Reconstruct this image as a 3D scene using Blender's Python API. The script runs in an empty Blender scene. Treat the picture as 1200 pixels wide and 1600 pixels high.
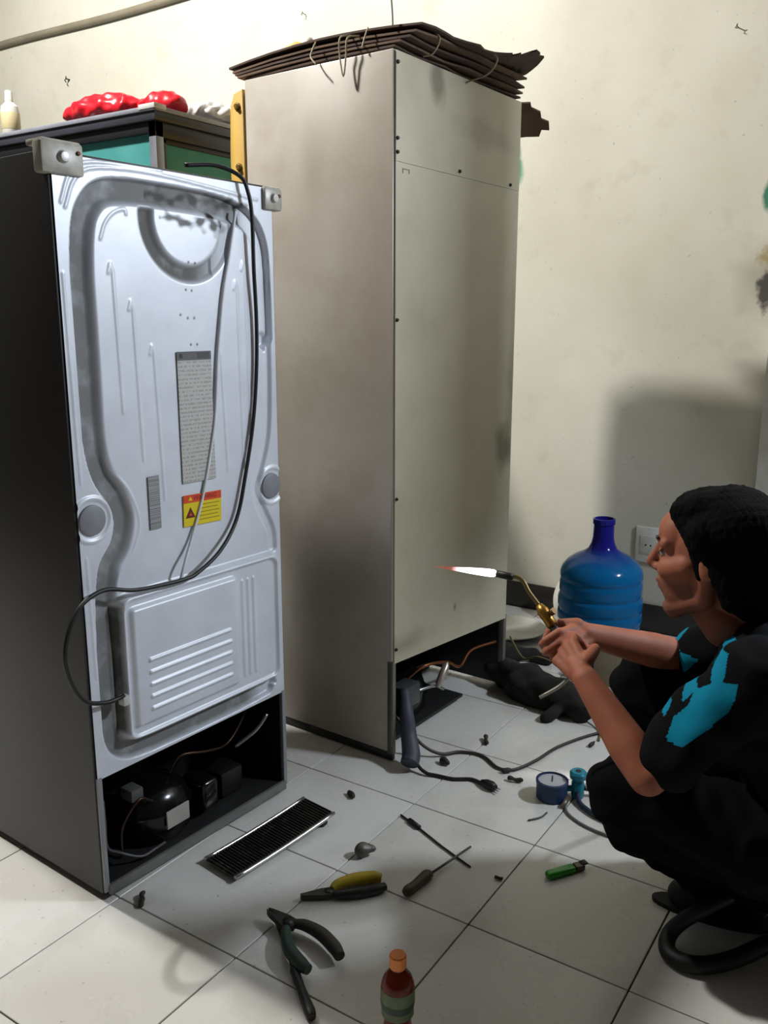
import bpy, bmesh, math, random
import numpy as np
from mathutils import Vector, Matrix
random.seed(4)
rng = np.random.default_rng(4)
R = math.radians
sc = bpy.context.scene
COL = sc.collection

# ------------------------------------------------------------------ camera
YAW = R(33.2); PITCH = math.atan(300 / 1375)
cd = bpy.data.cameras.new('camera'); cam = bpy.data.objects.new('camera', cd); COL.objects.link(cam)
cd.sensor_fit = 'VERTICAL'; cd.sensor_height = 36; cd.sensor_width = 27
cd.lens = 36 * 1375 / 1600
cd.clip_start = 0.05
cam.location = (0, 0, 1.45)
cam.rotation_euler = (R(90) - PITCH, 0, YAW)
sc.camera = cam

# ------------------------------------------------------------------ world, lamps, exposure
w = bpy.data.worlds.new('world'); sc.world = w; w.use_nodes = True
w.node_tree.nodes['Background'].inputs[0].default_value = (0.02, 0.02, 0.022, 1)
w.node_tree.nodes['Background'].inputs[1].default_value = 0.3
vs = sc.view_settings
vs.view_transform = 'Standard'; vs.look = 'None'; vs.gamma = 1; vs.use_curve_mapping = False
vs.exposure = 0.0

def area(name, loc, target, sx, sy, power, rgb):
    l = bpy.data.lights.new(name, 'AREA'); l.shape = 'RECTANGLE'; l.size = sx; l.size_y = sy
    l.energy = power; l.color = rgb
    o = bpy.data.objects.new(name, l); COL.objects.link(o); o.location = loc
    o.rotation_euler = (Vector(target) - Vector(loc)).to_track_quat('-Z', 'Y').to_euler()
    return o
def point(name, loc, power, rgb, rad):
    l = bpy.data.lights.new(name, 'POINT'); l.energy = power; l.color = rgb; l.shadow_soft_size = rad
    o = bpy.data.objects.new(name, l); COL.objects.link(o); o.location = loc
    return o
# a bare ceiling lamp on the left of the room, and a cooler lamp in the right-hand corner
point('ceiling_lamp', (-3.33, 1.35, 4.07), 640, (1.0, 0.975, 0.93), 0.10)
area('corner_lamp', (1.05, 3.1, 2.5), (-1.6, 1.7, 2.2), 0.34, 0.14, 86, (0.82, 0.90, 1.0))

# ------------------------------------------------------------------ materials
def lin(c):
    c = c / 255.0
    return c / 12.92 if c <= 0.04045 else ((c + 0.055) / 1.055) ** 2.4
def rgb(t): return (lin(t[0]), lin(t[1]), lin(t[2]), 1)
class NB:
    """small node builder"""
    def __init__(s, name):
        s.m = bpy.data.materials.new(name); s.m.use_nodes = True
        s.t = s.m.node_tree; s.b = s.t.nodes['Principled BSDF']
    def n(s, typ, **kw):
        x = s.t.nodes.new(typ)
        for k, v in kw.items(): setattr(x, k, v)
        return x
    def l(s, a, b): s.t.links.new(a, b)
    def mix(s, fac, a, b):
        x = s.n('ShaderNodeMix', data_type='RGBA')
        for sock, v in ((x.inputs[0], fac), (x.inputs[6], a), (x.inputs[7], b)):
            if hasattr(v, 'node'): s.l(v, sock)
            else: sock.default_value = v
        return x.outputs[2]
    def math(s, op, a, b=None, clamp=False):
        x = s.n('ShaderNodeMath', operation=op); x.use_clamp = clamp
        for i, v in enumerate((a, b)):
            if v is None: continue
            if hasattr(v, 'node'): s.l(v, x.inputs[i])
            else: x.inputs[i].default_value = v
        return x.outputs[0]
    def noise(s, scale, detail=4, rough=0.55, coord='Object'):
        tc = s.n('ShaderNodeTexCoord'); x = s.n('ShaderNodeTexNoise')
        x.inputs['Scale'].default_value = scale; x.inputs['Detail'].default_value = detail
        x.inputs['Roughness'].default_value = rough
        s.l(tc.outputs[coord], x.inputs['Vector']); return x.outputs['Fac']
    def ramp(s, v, a, b):
        x = s.n('ShaderNodeMapRange'); x.clamp = True
        s.l(v, x.inputs[0]); x.inputs[1].default_value = a; x.inputs[2].default_value = b
        return x.outputs[0]
    def spot(s, c, r, soft=0.6, warp=0.5, wscale=14):
        """soft-edged stain of radii r around the object-space point c"""
        tc = s.n('ShaderNodeTexCoord')
        nz = s.n('ShaderNodeTexNoise'); nz.inputs['Scale'].default_value = wscale
        s.l(tc.outputs['Object'], nz.inputs['Vector'])
        mp = s.n('ShaderNodeMapping', vector_type='TEXTURE')
        mp.inputs['Location'].default_value = c; mp.inputs['Scale'].default_value = r
        s.l(tc.outputs['Object'], mp.inputs['Vector'])
        ln = s.n('ShaderNodeVectorMath', operation='LENGTH'); s.l(mp.outputs[0], ln.inputs[0])
        d = s.math('ADD', ln.outputs['Value'], s.math('MULTIPLY', s.math('SUBTRACT', nz.outputs['Fac'], 0.5), warp * 2))
        return s.ramp(d, 1.0, 1.0 - soft)
    def attr(s, name):
        x = s.n('ShaderNodeAttribute'); x.attribute_name = name; return x.outputs['Fac']
    def bump(s, h, strength=0.2, dist=0.01):
        x = s.n('ShaderNodeBump'); x.inputs['Strength'].default_value = strength; x.inputs['Distance'].default_value = dist
        s.l(h, x.inputs['Height']); s.l(x.outputs[0], s.b.inputs['Normal'])
    def done(s, col, rough=0.5, metal=0.0, spec=None):
        for sock, v in ((s.b.inputs['Base Color'], col), (s.b.inputs['Roughness'], rough), (s.b.inputs['Metallic'], metal)):
            if hasattr(v, 'node'): s.l(v, sock)
            else: sock.default_value = v
        if spec is not None: s.b.inputs['Specular IOR Level'].default_value = spec
        return s.m
_mc = {}
def M(name, c, rough=0.5, metal=0.0, var=0.12, scale=9, bump=0.0, spec=None):
    """plain surface: one colour with a little grain"""
    if name in _mc: return _mc[name]
    nb = NB(name); nz = nb.noise(scale)
    c1 = rgb(c); dk = tuple(v * (1 - 2 * var) for v in c1[:3]) + (1,)
    col = nb.mix(nb.ramp(nz, 0.3, 0.7), dk, c1)
    if bump: nb.bump(nb.noise(scale * 4), bump, 0.004)
    _mc[name] = nb.done(col, rough, metal, spec); return _mc[name]

# wall paint: cream, soft patches, scuffs; marks of their own in world coordinates (the wall sits at the origin)
nb = NB('wall_paint')
c = nb.mix(nb.ramp(nb.noise(1.3), 0.35, 0.7), rgb((203, 199, 182)), rgb((219, 216, 203)))
c = nb.mix(nb.math('MULTIPLY', nb.ramp(nb.noise(7, 6), 0.58, 0.75), 0.25), c, rgb((168, 160, 138)))
c = nb.mix(nb.math('MULTIPLY', nb.spot((-0.70, 4.0, 1.62), (0.20, 0.5, 0.22), 0.9, 0.5, 7), 0.55), c, rgb((96, 84, 66)))
c = nb.mix(nb.math('MULTIPLY', nb.spot((-0.735, 4.0, 1.57), (0.045, 0.4, 0.09), 0.5, 0.9, 26), 0.9), c, rgb((48, 44, 44)))
c = nb.mix(nb.math('MULTIPLY', nb.spot((-0.745, 4.0, 1.70), (0.045, 0.4, 0.05), 0.5, 0.9, 26), 0.7), c, rgb((150, 130, 60)))
c = nb.mix(nb.math('MULTIPLY', nb.spot((-0.755, 4.0, 1.945), (0.035, 0.4, 0.075), 0.4, 0.5, 14), 0.95), c, rgb((22, 120, 92)))
c = nb.mix(nb.math('MULTIPLY', nb.spot((-1.885, 4.0, 2.17), (0.035, 0.4, 0.12), 0.5, 0.7, 14), 0.9), c, rgb((60, 140, 105)))
c = nb.mix(nb.math('MULTIPLY', nb.ramp(nb.noise(30, 2), 0.70, 0.76), 0.35), c, rgb((120, 112, 98)))
nb.bump(nb.noise(22, 5), 0.12, 0.01)
WALL = nb.done(c, 0.75)
# glazed floor tile: off-white with dirt film, colour changes from tile to tile
nb = NB('floor_tile_glaze')
oi = nb.n('ShaderNodeObjectInfo')
c = nb.mix(oi.outputs['Random'], rgb((205, 203, 196)), rgb((216, 215, 210)))
tcw = nb.n('ShaderNodeNewGeometry')
nz = nb.n('ShaderNodeTexNoise'); nz.inputs['Scale'].default_value = 5; nz.inputs['Detail'].default_value = 6
nb.l(tcw.outputs['Position'], nz.inputs['Vector'])
c = nb.mix(nb.math('MULTIPLY', nb.ramp(nz.outputs['Fac'], 0.5, 0.75), 0.3), c, rgb((150, 143, 128)))
nz2 = nb.n('ShaderNodeTexNoise'); nz2.inputs['Scale'].default_value = 60; nz2.inputs['Detail'].default_value = 2
nb.l(tcw.outputs['Position'], nz2.inputs['Vector'])
c = nb.mix(nb.math('MULTIPLY', nb.ramp(nz2.outputs['Fac'], 0.70, 0.76), 0.5), c, rgb((90, 84, 74)))
TILE = nb.done(c, nb.math('ADD', nb.math('MULTIPLY', nz.outputs['Fac'], 0.25), 0.14), 0.0)
GROUT = M('grout', (74, 68, 60), 0.9)
BASEB = M('baseboard_dark', (44, 42, 38), 0.4)
CEIL = M('ceiling_boards', (84, 78, 70), 0.8)
DIM = M('dark_shop_wall', (60, 56, 50), 0.8)
WHITE_TRIM = M('white_trim', (232, 232, 224), 0.45)

# ------------------------------------------------------------------ mesh helpers
def link(name, me, mat=None, parent=None):
    o = bpy.data.objects.new(name, me); COL.objects.link(o)
    if mat is not None:
        for m in (mat if isinstance(mat, (list, tuple)) else [mat]): me.materials.append(m)
    if parent is not None: o.parent = parent
    return o
def tag(o, label=None, cat=None, group=None, kind=None):
    if label: o['label'] = label
    if cat: o['category'] = cat
    if group: o['group'] = group
    if kind: o['kind'] = kind
    return o
def empty(name, loc=(0, 0, 0), rz=0.0, label=None, cat=None, group=None):
    o = bpy.data.objects.new(name, None); COL.objects.link(o); o.empty_display_size = 0.05
    o.location = loc; o.rotation_euler = (0, 0, rz)
    return tag(o, label, cat, group)
def fin(bm, name, mat, parent=None, smooth=False, auto=None):
    bmesh.ops.recalc_face_normals(bm, faces=bm.faces)
    me = bpy.data.meshes.new(name); bm.to_mesh(me); bm.free()
    if smooth: me.polygons.foreach_set('use_smooth', [True] * len(me.polygons))
    if auto is not None: me.set_sharp_from_angle(angle=R(auto))
    return link(name, me, mat, parent)
def add_box(bm, lo, hi, bev=0.0, seg=1, mi=0, mtx=None):
    b = bmesh.new()
    bmesh.ops.create_cube(b, size=1)
    for v in b.verts:
        v.co = Vector([lo[i] + (v.co[i] + 0.5) * (hi[i] - lo[i]) for i in range(3)])
    if bev > 0: bmesh.ops.bevel(b, geom=b.edges[:], offset=bev, segments=seg, affect='EDGES', profile=0.5)
    if mtx is not None: bmesh.ops.transform(b, matrix=mtx, verts=b.verts)
    merge(bm, b, mi)
def merge(bm, b, mi=0):
    vm = [bm.verts.new(v.co) for v in b.verts]; b.verts.index_update()
    for f in b.faces:
        try:
            nf = bm.faces.new([vm[v.index] for v in f.verts]); nf.material_index = mi; nf.smooth = f.smooth
        except ValueError: pass
    b.free()
def box(name, lo, hi, mat, parent=None, bev=0.004, seg=2, mtx=None):
    bm = bmesh.new(); add_box(bm, lo, hi, bev, seg, 0, mtx)
    return fin(bm, name, mat, parent, True, 40)
def spline(pts, n=8):
    """Catmull-Rom through pts"""
    P = [Vector(p) for p in pts]; P = [2 * P[0] - P[1]] + P + [2 * P[-1] - P[-2]]
    out = []
    for i in range(1, len(P) - 2):
        for k in range(n):
            t = k / n; a, b, c_, d = P[i - 1], P[i], P[i + 1], P[i + 2]
            out.append(0.5 * ((2 * b) + (c_ - a) * t + (2 * a - 5 * b + 4 * c_ - d) * t * t + (3 * b - a - 3 * c_ + d) * t ** 3))
    out.append(P[-2]); return out
def add_tube(bm, pts, rad, sides=8, caps=True, mi=0, flat=1.0):
    pts = [Vector(p) for p in pts]; n = len(pts)
    rads = rad if isinstance(rad, (list, tuple)) else [rad] * n
    if len(rads) != n: rads = [float(q) for q in np.interp(np.linspace(0, 1, n), np.linspace(0, 1, len(rads)), rads)]
    t0 = (pts[1] - pts[0]).normalized()
    u = t0.orthogonal().normalized() if abs(t0.z) > 0.95 else Vector((0, 0, 1)).cross(t0).normalized()
    rings = []
    for i in range(n):
        t = (pts[min(i + 1, n - 1)] - pts[max(i - 1, 0)])
        if t.length < 1e-9: t = t0
        t.normalize(); u = (u - t * u.dot(t))
        u = u.normalized() if u.length > 1e-6 else t.orthogonal().normalized()
        v = t.cross(u)
        rings.append([bm.verts.new(pts[i] + rads[i] * (math.cos(a) * u + flat * math.sin(a) * v))
                      for a in [2 * math.pi * k / sides for k in range(sides)]])
    for a, b in zip(rings, rings[1:]):
        for k in range(sides):
            f = bm.faces.new((a[k], a[(k + 1) % sides], b[(k + 1) % sides], b[k])); f.smooth = True; f.material_index = mi
    if caps:
        for r in (rings[0], rings[-1]):
            f = bm.faces.new(r); f.material_index = mi
def tube(name, pts, rad, mat, parent=None, sides=8, smooth_pts=0, flat=1.0):
    bm = bmesh.new(); add_tube(bm, spline(pts, smooth_pts) if smooth_pts else pts, rad, sides, True, 0, flat)
    return fin(bm, name, mat, parent)
def add_lathe(bm, prof, sides=32, mtx=None, mi=0):
    """profile [(r, z)] turned about z"""
    rings = []
    for r, z in prof:
        if r < 1e-6: rings.append([bm.verts.new((0, 0, z))])
        else: rings.append([bm.verts.new((r * math.cos(2 * math.pi * k / sides), r * math.sin(2 * math.pi * k / sides), z)) for k in range(sides)])
    new = [v for r in rings for v in r]
    for a, b in zip(rings, rings[1:]):
        for k in range(sides):
            q = [a[k % len(a)], a[(k + 1) % len(a)], b[(k + 1) % len(b)], b[k % len(b)]]
            q2 = []
            for x in q:
                if x not in q2: q2.append(x)
            if len(q2) > 2:
                f = bm.faces.new(q2); f.smooth = True; f.material_index = mi
    if mtx is not None: bmesh.ops.transform(bm, matrix=mtx, verts=new)
def lathe(name, prof, mat, parent=None, sides=32, mtx=None, auto=35):
    bm = bmesh.new(); add_lathe(bm, prof, sides, mtx)
    return fin(bm, name, mat, parent, True, auto)
def add_prism(bm, poly, z0, z1, mtx=None, mi=0):
    lo = [bm.verts.new((x, y, z0)) for x, y in poly]; hi = [bm.verts.new((x, y, z1)) for x, y in poly]; n = len(poly)
    fs = [bm.faces.new(lo[::-1]), bm.faces.new(hi)]
    for k in range(n): fs.append(bm.faces.new((lo[k], lo[(k + 1) % n], hi[(k + 1) % n], hi[k])))
    for f in fs: f.material_index = mi
    if mtx is not None: bmesh.ops.transform(bm, matrix=mtx, verts=lo + hi)
def prism(name, poly, z0, z1, mat, parent=None, mtx=None, bev=0.0):
    bm = bmesh.new(); add_prism(bm, poly, z0, z1, mtx)
    if bev: bmesh.ops.bevel(bm, geom=bm.edges[:], offset=bev, segments=2, affect='EDGES', profile=0.5)
    return fin(bm, name, mat, parent, bool(bev), 40 if bev else None)
def basis(origin, xax, yax):
    """matrix whose x axis is xax, y as near yax as may be"""
    x = Vector(xax).normalized(); z = x.cross(Vector(yax)).normalized(); y = z.cross(x)
    m = Matrix((x, y, z)).transposed().to_4x4(); m.translation = Vector(origin); return m
def rrect(w, h, r, n=5):
    pts = []
    for cx, cy, a0 in ((w / 2 - r, h / 2 - r, 0), (-w / 2 + r, h / 2 - r, 90), (-w / 2 + r, -h / 2 + r, 180), (w / 2 - r, -h / 2 + r, 270)):
        for k in range(n + 1):
            a = R(a0 + 90 * k / n); pts.append((cx + r * math.cos(a), cy + r * math.sin(a)))
    return pts
# rounded bodies: tapered capsules and ellipsoids melted into ONE surface
def blob_mesh(caps, ells=(), voxel=0.006, smooth=3, disp=None):
    bm = bmesh.new()
    for p0, r0, p1, r1 in caps:
        b = bmesh.new()
        for p, r in ((p0, r0), (p1, r1)):
            bmesh.ops.create_icosphere(b, subdivisions=3, radius=r, matrix=Matrix.Translation(Vector(p)))
        ch = bmesh.ops.convex_hull(b, input=b.verts[:])
        bmesh.ops.delete(b, geom=[v for v in b.verts if not v.link_faces], context='VERTS')
        interior = [g for g in ch['geom_interior'] if isinstance(g, bmesh.types.BMVert) and g.is_valid]
        if interior: bmesh.ops.delete(b, geom=interior, context='VERTS')
        bmesh.ops.delete(b, geom=[f for f in ch['geom_holes'] if isinstance(f, bmesh.types.BMFace) and f.is_valid], context='FACES')
        bmesh.ops.recalc_face_normals(b, faces=b.faces); merge(bm, b)
    for mtx, rad in ells:
        b = bmesh.new(); bmesh.ops.create_icosphere(b, subdivisions=3, radius=1, matrix=mtx @ Matrix.Diagonal((*rad, 1)))
        merge(bm, b)
    me = bpy.data.meshes.new('tmp'); bm.to_mesh(me); bm.free()
    o = bpy.data.objects.new('tmp', me); COL.objects.link(o)
    md = o.modifiers.new('r', 'REMESH'); md.mode = 'VOXEL'; md.voxel_size = voxel; md.use_smooth_shade = True
    if smooth:
        s = o.modifiers.new('s', 'SMOOTH'); s.factor = 0.5; s.iterations = smooth
    dg = bpy.context.evaluated_depsgraph_get()
    out = bpy.data.meshes.new_from_object(o.evaluated_get(dg), depsgraph=dg)
    bpy.data.objects.remove(o); bpy.data.meshes.remove(me)
    if disp: displace(out, disp)
    out.polygons.foreach_set('use_smooth', [True] * len(out.polygons))
    return out
def coords(me):
    a = np.empty(len(me.vertices) * 3); me.vertices.foreach_get('co', a); return a.reshape(-1, 3)
def displace(me, fn):
    co = coords(me); n = np.empty(len(me.vertices) * 3); me.vertices.foreach_get('normal', n); n = n.reshape(-1, 3)
    co = co + n * fn(co)[:, None]; me.vertices.foreach_set('co', co.ravel()); me.update()
def set_attr(me, name, val):
    a = me.attributes.new(name, 'FLOAT', 'POINT'); a.data.foreach_set('value', np.asarray(val, dtype=np.float32))
def wave(seed, k, amp):
    """sum of a few random plane waves: folds and lumps"""
    r = np.random.default_rng(seed); K = r.normal(size=(7, 3)); K = K / np.linalg.norm(K, axis=1)[:, None] * k * r.uniform(0.6, 1.6, (7, 1)); ph = r.uniform(0, 6.28, 7)
    return lambda co: amp * np.sin(co @ K.T + ph).sum(1) / 2.6
def text_mesh(s, size, name):
    cu = bpy.data.curves.new(name, 'FONT'); cu.body = s; cu.size = size; cu.align_x = 'CENTER'; cu.align_y = 'CENTER'; cu.extrude = 0.0002
    o = bpy.data.objects.new(name, cu); COL.objects.link(o)
    dg = bpy.context.evaluated_depsgraph_get(); me = bpy.data.meshes.new_from_object(o.evaluated_get(dg), depsgraph=dg)
    bpy.data.objects.remove(o); return me

# ================================================================== THE ROOM
WY = 4.03
X0, X1, Y0, ZC = -6.4, 1.5, -1.6, 4.30
def struct(name, lo, hi, mat, bev=0.0):
    return tag(box(name, lo, hi, mat, None, bev), kind='structure')
fl = struct('floor', (X0, Y0, -0.12), (X1, WY, -0.006), GROUT)
struct('wall_back', (X0, WY, -0.1), (X1, WY + 0.12, ZC), WALL)
struct('wall_left', (X0 - 0.12, Y0, -0.1), (X0, WY, ZC), DIM)
struct('wall_right', (X1, Y0, -0.1), (X1 + 0.12, WY, ZC), DIM)
struct('wall_front', (X0, Y0 - 0.12, -0.1), (X1, Y0, ZC), DIM)
struct('ceiling', (X0, Y0, ZC), (X1, WY, ZC + 0.1), CEIL)
bb = struct('baseboard_back', (X0, WY - 0.012, 0.0), (-0.72, WY, 0.132), BASEB, 0.002)
# white door jamb at the right end of the back wall
struct('trim_1', (-0.70, WY - 0.05, 0.0), (-0.58, WY, 2.25), WHITE_TRIM, 0.004)
# added out of frame: hanging box and raked board that block the corner lamp
struct('lamp_blocker_box', (0.10, 2.88, 1.90), (0.35, 3.13, ZC), WHITE_TRIM, 0.003)
tag(prism('lamp_blocker_board', [(-0.48, 2.10), (0.35, 1.13), (1.20, 1.13), (1.20, 3.00), (-0.48, 3.00)], 3.59, 3.61, WHITE_TRIM, None, Matrix(((1, 0, 0, 0), (0, 0, 1, 0), (0, 1, 0, 0), (0, 0, 0, 1)))), kind='structure')
# cable duct high on the back wall
tb = tube('trim_2', [(x, WY - 0.02, 3.262 + 0.006 * math.sin(x * 3.1)) for x in np.linspace(X0, 1.4, 40)], 0.021, M('grey_conduit', (150, 142, 122), 0.6), None, 10)
tag(tb, kind='structure')
# floor tiles, 40 cm glazed squares with recessed joints
TS, GX, GY = 0.399, -1.264, 1.700
bm = bmesh.new(); add_box(bm, (0.0018, 0.0018, -0.006), (TS - 0.0018, TS - 0.0018, 0.0), 0.0012, 1)
me = bpy.data.meshes.new('floor_tile'); bmesh.ops.recalc_face_normals(bm, faces=bm.faces); bm.to_mesh(me); bm.free(); me.materials.append(TILE)
for i in range(-11, 7):
    for j in range(-5, 6):
        x, y = GX + i * TS, GY + j * TS
        if y + TS > WY: continue
        o = bpy.data.objects.new('floor_tile', me); COL.objects.link(o); o.parent = fl
        o.location = (x, y, random.uniform(-0.0004, 0.0))
bm = bmesh.new(); add_box(bm, (0.0018, 0.0018, -0.006), (TS - 0.0018, WY - (GY + 5 * TS) - 0.016, 0.0), 0.0012, 1)
me2 = bpy.data.meshes.new('floor_tile'); bmesh.ops.recalc_face_normals(bm, faces=bm.faces); bm.to_mesh(me2); bm.free(); me2.materials.append(TILE)
for i in range(-11, 7):
    o = bpy.data.objects.new('floor_tile', me2); COL.objects.link(o); o.parent = fl; o.location = (GX + i * TS, GY + 5 * TS, 0)

# ================================================================== REFRIGERATOR (near, grey, its back turned to us)
fr = empty('refrigerator', (-1.681, 1.271, 0), R(-3.4), 'dark grey refrigerator standing with its pressed silver back panel towards us', 'refrigerator')
W1, H1, D1 = 0.68, 1.805, 0.66
DARK = M('dark_vinyl_steel', (44, 43, 43), 0.45, 0.0, 0.1, 30)
GREYSTEEL = M('grey_steel', (150, 152, 156), 0.4, 0.3)
BLACK = M('black_paint', (16, 16, 17), 0.45)
BLACKGLOSS = M('black_gloss', (14, 14, 15), 0.18)
box('side_panel', (-D1, -0.004, 0.02), (-0.004, 0.012, H1), DARK, fr, 0.003)
box('side_panel', (-D1, W1 - 0.012, 0.02), (-0.004, W1 + 0.004, H1), DARK, fr, 0.003)
box('top_panel', (-D1, 0.012, H1 - 0.02), (-0.004, W1 - 0.012, H1), M('black_top', (30, 30, 32), 0.4), fr, 0.003)
for z0, z1 in ((0.08, 1.18), (1.19, H1 + 0.005)): box('door', (-D1 - 0.065, -0.002, z0), (-D1 - 0.004, W1 + 0.002, z1), DARK, fr, 0.012)
box('rear_edge', (-0.012, 0.0, 0.022), (0.002, 0.015, 0.34), GREYSTEEL, fr, 0.002)
box('rear_edge', (-0.012, W1 - 0.015, 0.022), (0.002, W1, 0.34), GREYSTEEL, fr, 0.002)

# pressed back panel as one relief: outside coordinates u (across), z (up)
def seg_dist(U, Z, pts):
    """distance to a polyline and on which side of it"""
    best = np.full(U.shape, 9.0); side = np.zeros(U.shape)
    for (a, b), (c_, d) in zip(pts, pts[1:]):
        dx, dz = c_ - a, d - b; L2 = dx * dx + dz * dz + 1e-12
        t = np.clip(((U - a) * dx + (Z - b) * dz) / L2, 0, 1)
        q = np.hypot(U - a - t * dx, Z - b - t * dz); m = q < best
        best[m] = q[m]; side[m] = (dx * (Z - b) - dz * (U - a))[m]
    return best, np.sign(side)
def sp2(pts, n=6): return [(v.x, v.y) for v in spline([(a, b, 0) for a, b in pts], n)]
def sst(x, a, b):
    t = np.clip((x - a) / (b - a), 0, 1); return t * t * (3 - 2 * t)
def rbox(U, Z, u0, u1, z0, z1, r):
    """signed distance to a rounded rectangle (negative inside)"""
    qu = np.abs(U - (u0 + u1) / 2) - (u1 - u0) / 2 + r; qz = np.abs(Z - (z0 + z1) / 2) - (z1 - z0) / 2 + r
    return np.hypot(np.maximum(qu, 0), np.maximum(qz, 0)) + np.minimum(np.maximum(qu, qz), 0) - r
ZB = 0.335
NU, NZ = 250, 520
u = np.linspace(0.003, W1 - 0.003, NU); z = np.linspace(ZB, H1 - 0.006, NZ); U, Z = np.meshgrid(u, z)
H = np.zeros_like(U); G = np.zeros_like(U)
ch = [(0.642, 1.40), (0.640, 1.55), (0.632, 1.645), (0.600, 1.70), (0.54, 1.728), (0.456, 1.741), (0.313, 1.746), (0.201, 1.746), (0.125, 1.735), (0.084, 1.70), (0.064, 1.65), (0.055, 1.56), (0.055, 1.45), (0.055, 1.308), (0.055, 1.176),
      (0.072, 1.092), (0.108, 1.032), (0.124, 0.973), (0.108, 0.915), (0.075, 0.872), (0.062, 0.82), (0.056, 0.76), (0.052, 0.65), (0.052, 0.52), (0.055, 0.43), (0.085, 0.385), (0.15, 0.37), (0.30, 0.366), (0.5, 0.366), (0.61, 0.372)]
d, s = seg_dist(U, Z, sp2(ch, 5))
wo = np.where(s < 0, 0.024, 0.032); so = np.where(s > 0, 0.006, 0.024)      # crisp outer wall, soft inner slope
so = np.where(s < 0, 0.006, 0.022)
so2 = np.where(s > 0, 0.022, 0.006)
prof = 1 - sst(d, 0.018, 0.018 + so2)
H -= 0.019 * prof; G = np.maximum(G, 0.85 * prof * sst(0.62 - U, 0.0, 0.10))  # painted shade plus dirt darkens the groove; arch and slot likewise
ch2 = [(0.642, 1.40), (0.640, 1.25), (0.632, 1.14), (0.612, 1.07), (0.588, 1.01), (0.592, 0.95), (0.615, 0.90), (0.640, 0.85), (0.645, 0.80)]
d, s = seg_dist(U, Z, sp2(ch2, 5)); p2 = 1 - sst(d, 0.008, 0.020); H -= 0.010 * p2
# arched recess at the top
da = np.abs(np.hypot(U - 0.375, Z - 1.690) - 0.128); arch = (1 - sst(da, 0.010, 0.026)) * sst(1.715 - Z, 0.0, 0.012)
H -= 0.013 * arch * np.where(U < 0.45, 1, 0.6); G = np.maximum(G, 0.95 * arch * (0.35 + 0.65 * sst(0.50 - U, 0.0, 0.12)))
# long thin pressed ribs
for (ua, za, ub, zb) in ((0.143, 1.577, 0.149, 1.234), (0.194, 1.494, 0.200, 1.111), (0.249, 1.389, 0.259, 1.005), (0.469, 1.376, 0.479, 1.05), (0.535, 1.55, 0.54, 1.05), (0.565, 1.60, 0.57, 1.12)):
    d, _ = seg_dist(U, Z, [(ua - 0.012, za - 0.02), (ua - 0.006, za), (ua, za - 0.015), (ub, zb)]); H += 0.0018 * (1 - sst(d, 0.0015, 0.006))
for pts in ([(0.09, 1.133), (0.10, 1.10), (0.148, 1.047), (0.176, 0.962), (0.150, 0.89), (0.105, 0.84), (0.095, 0.80)],
            [(0.115, 1.63), (0.130, 1.665), (0.155, 1.69), (0.185, 1.70), (0.19, 1.69)],
            [(0.03, 1.69), (0.06, 1.752), (0.12, 1.782), (0.3, 1.788), (0.62, 1.765)], [(0.02, 1.70), (0.05, 1.765), (0.11, 1.793), (0.3, 1.797)],
            [(0.012, 1.55), (0.016, 1.2), (0.018, 1.08)], [(0.018, 0.9), (0.022, 0.6)]):
    d, _ = seg_dist(U, Z, sp2(pts, 4)); H += 0.0018 * (1 - sst(d, 0.0012, 0.005))
# lower service cover: raised tray, inner plate, five louvres
sd = rbox(U, Z, 0.085, 0.655, 0.395, 0.792, 0.035); H += 0.022 * (1 - sst(sd, -0.014, 0.002))
sd = rbox(U, Z, 0.100, 0.640, 0.410, 0.775, 0.03); H -= 0.010 * (1 - sst(sd, -0.008, 0.004))
sd = rbox(U, Z, 0.114, 0.480, 0.432, 0.756, 0.015); H += 0.012 * (1 - sst(sd, -0.012, 0.002))
for k in range(3):
    d, _ = seg_dist(U, Z, [(0.505 + 0.022 * k, 0.45), (0.505 + 0.022 * k, 0.73)]); H += 0.003 * (1 - sst(d, 0.002, 0.009))
for k in range(5):
    zz = 0.607 - 0.0330 * k; d, _ = seg_dist(U, Z, [(0.165, zz), (0.442, zz)])
    H += 0.006 * (1 - sst(d, 0.002, 0.007)) * np.where(Z > zz, 1.0, 0.9)
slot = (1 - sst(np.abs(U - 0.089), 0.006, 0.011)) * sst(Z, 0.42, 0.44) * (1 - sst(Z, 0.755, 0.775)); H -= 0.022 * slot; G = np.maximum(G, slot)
# pressed rings round the two plugs
for cu_, cz in ((0.040, 0.990), (0.648, 0.983)):
    dd = np.hypot(U - cu_, Z - cz); H += 0.004 * (1 - sst(np.abs(dd - 0.052), 0.002, 0.008)) * (U > 0.002)
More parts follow.
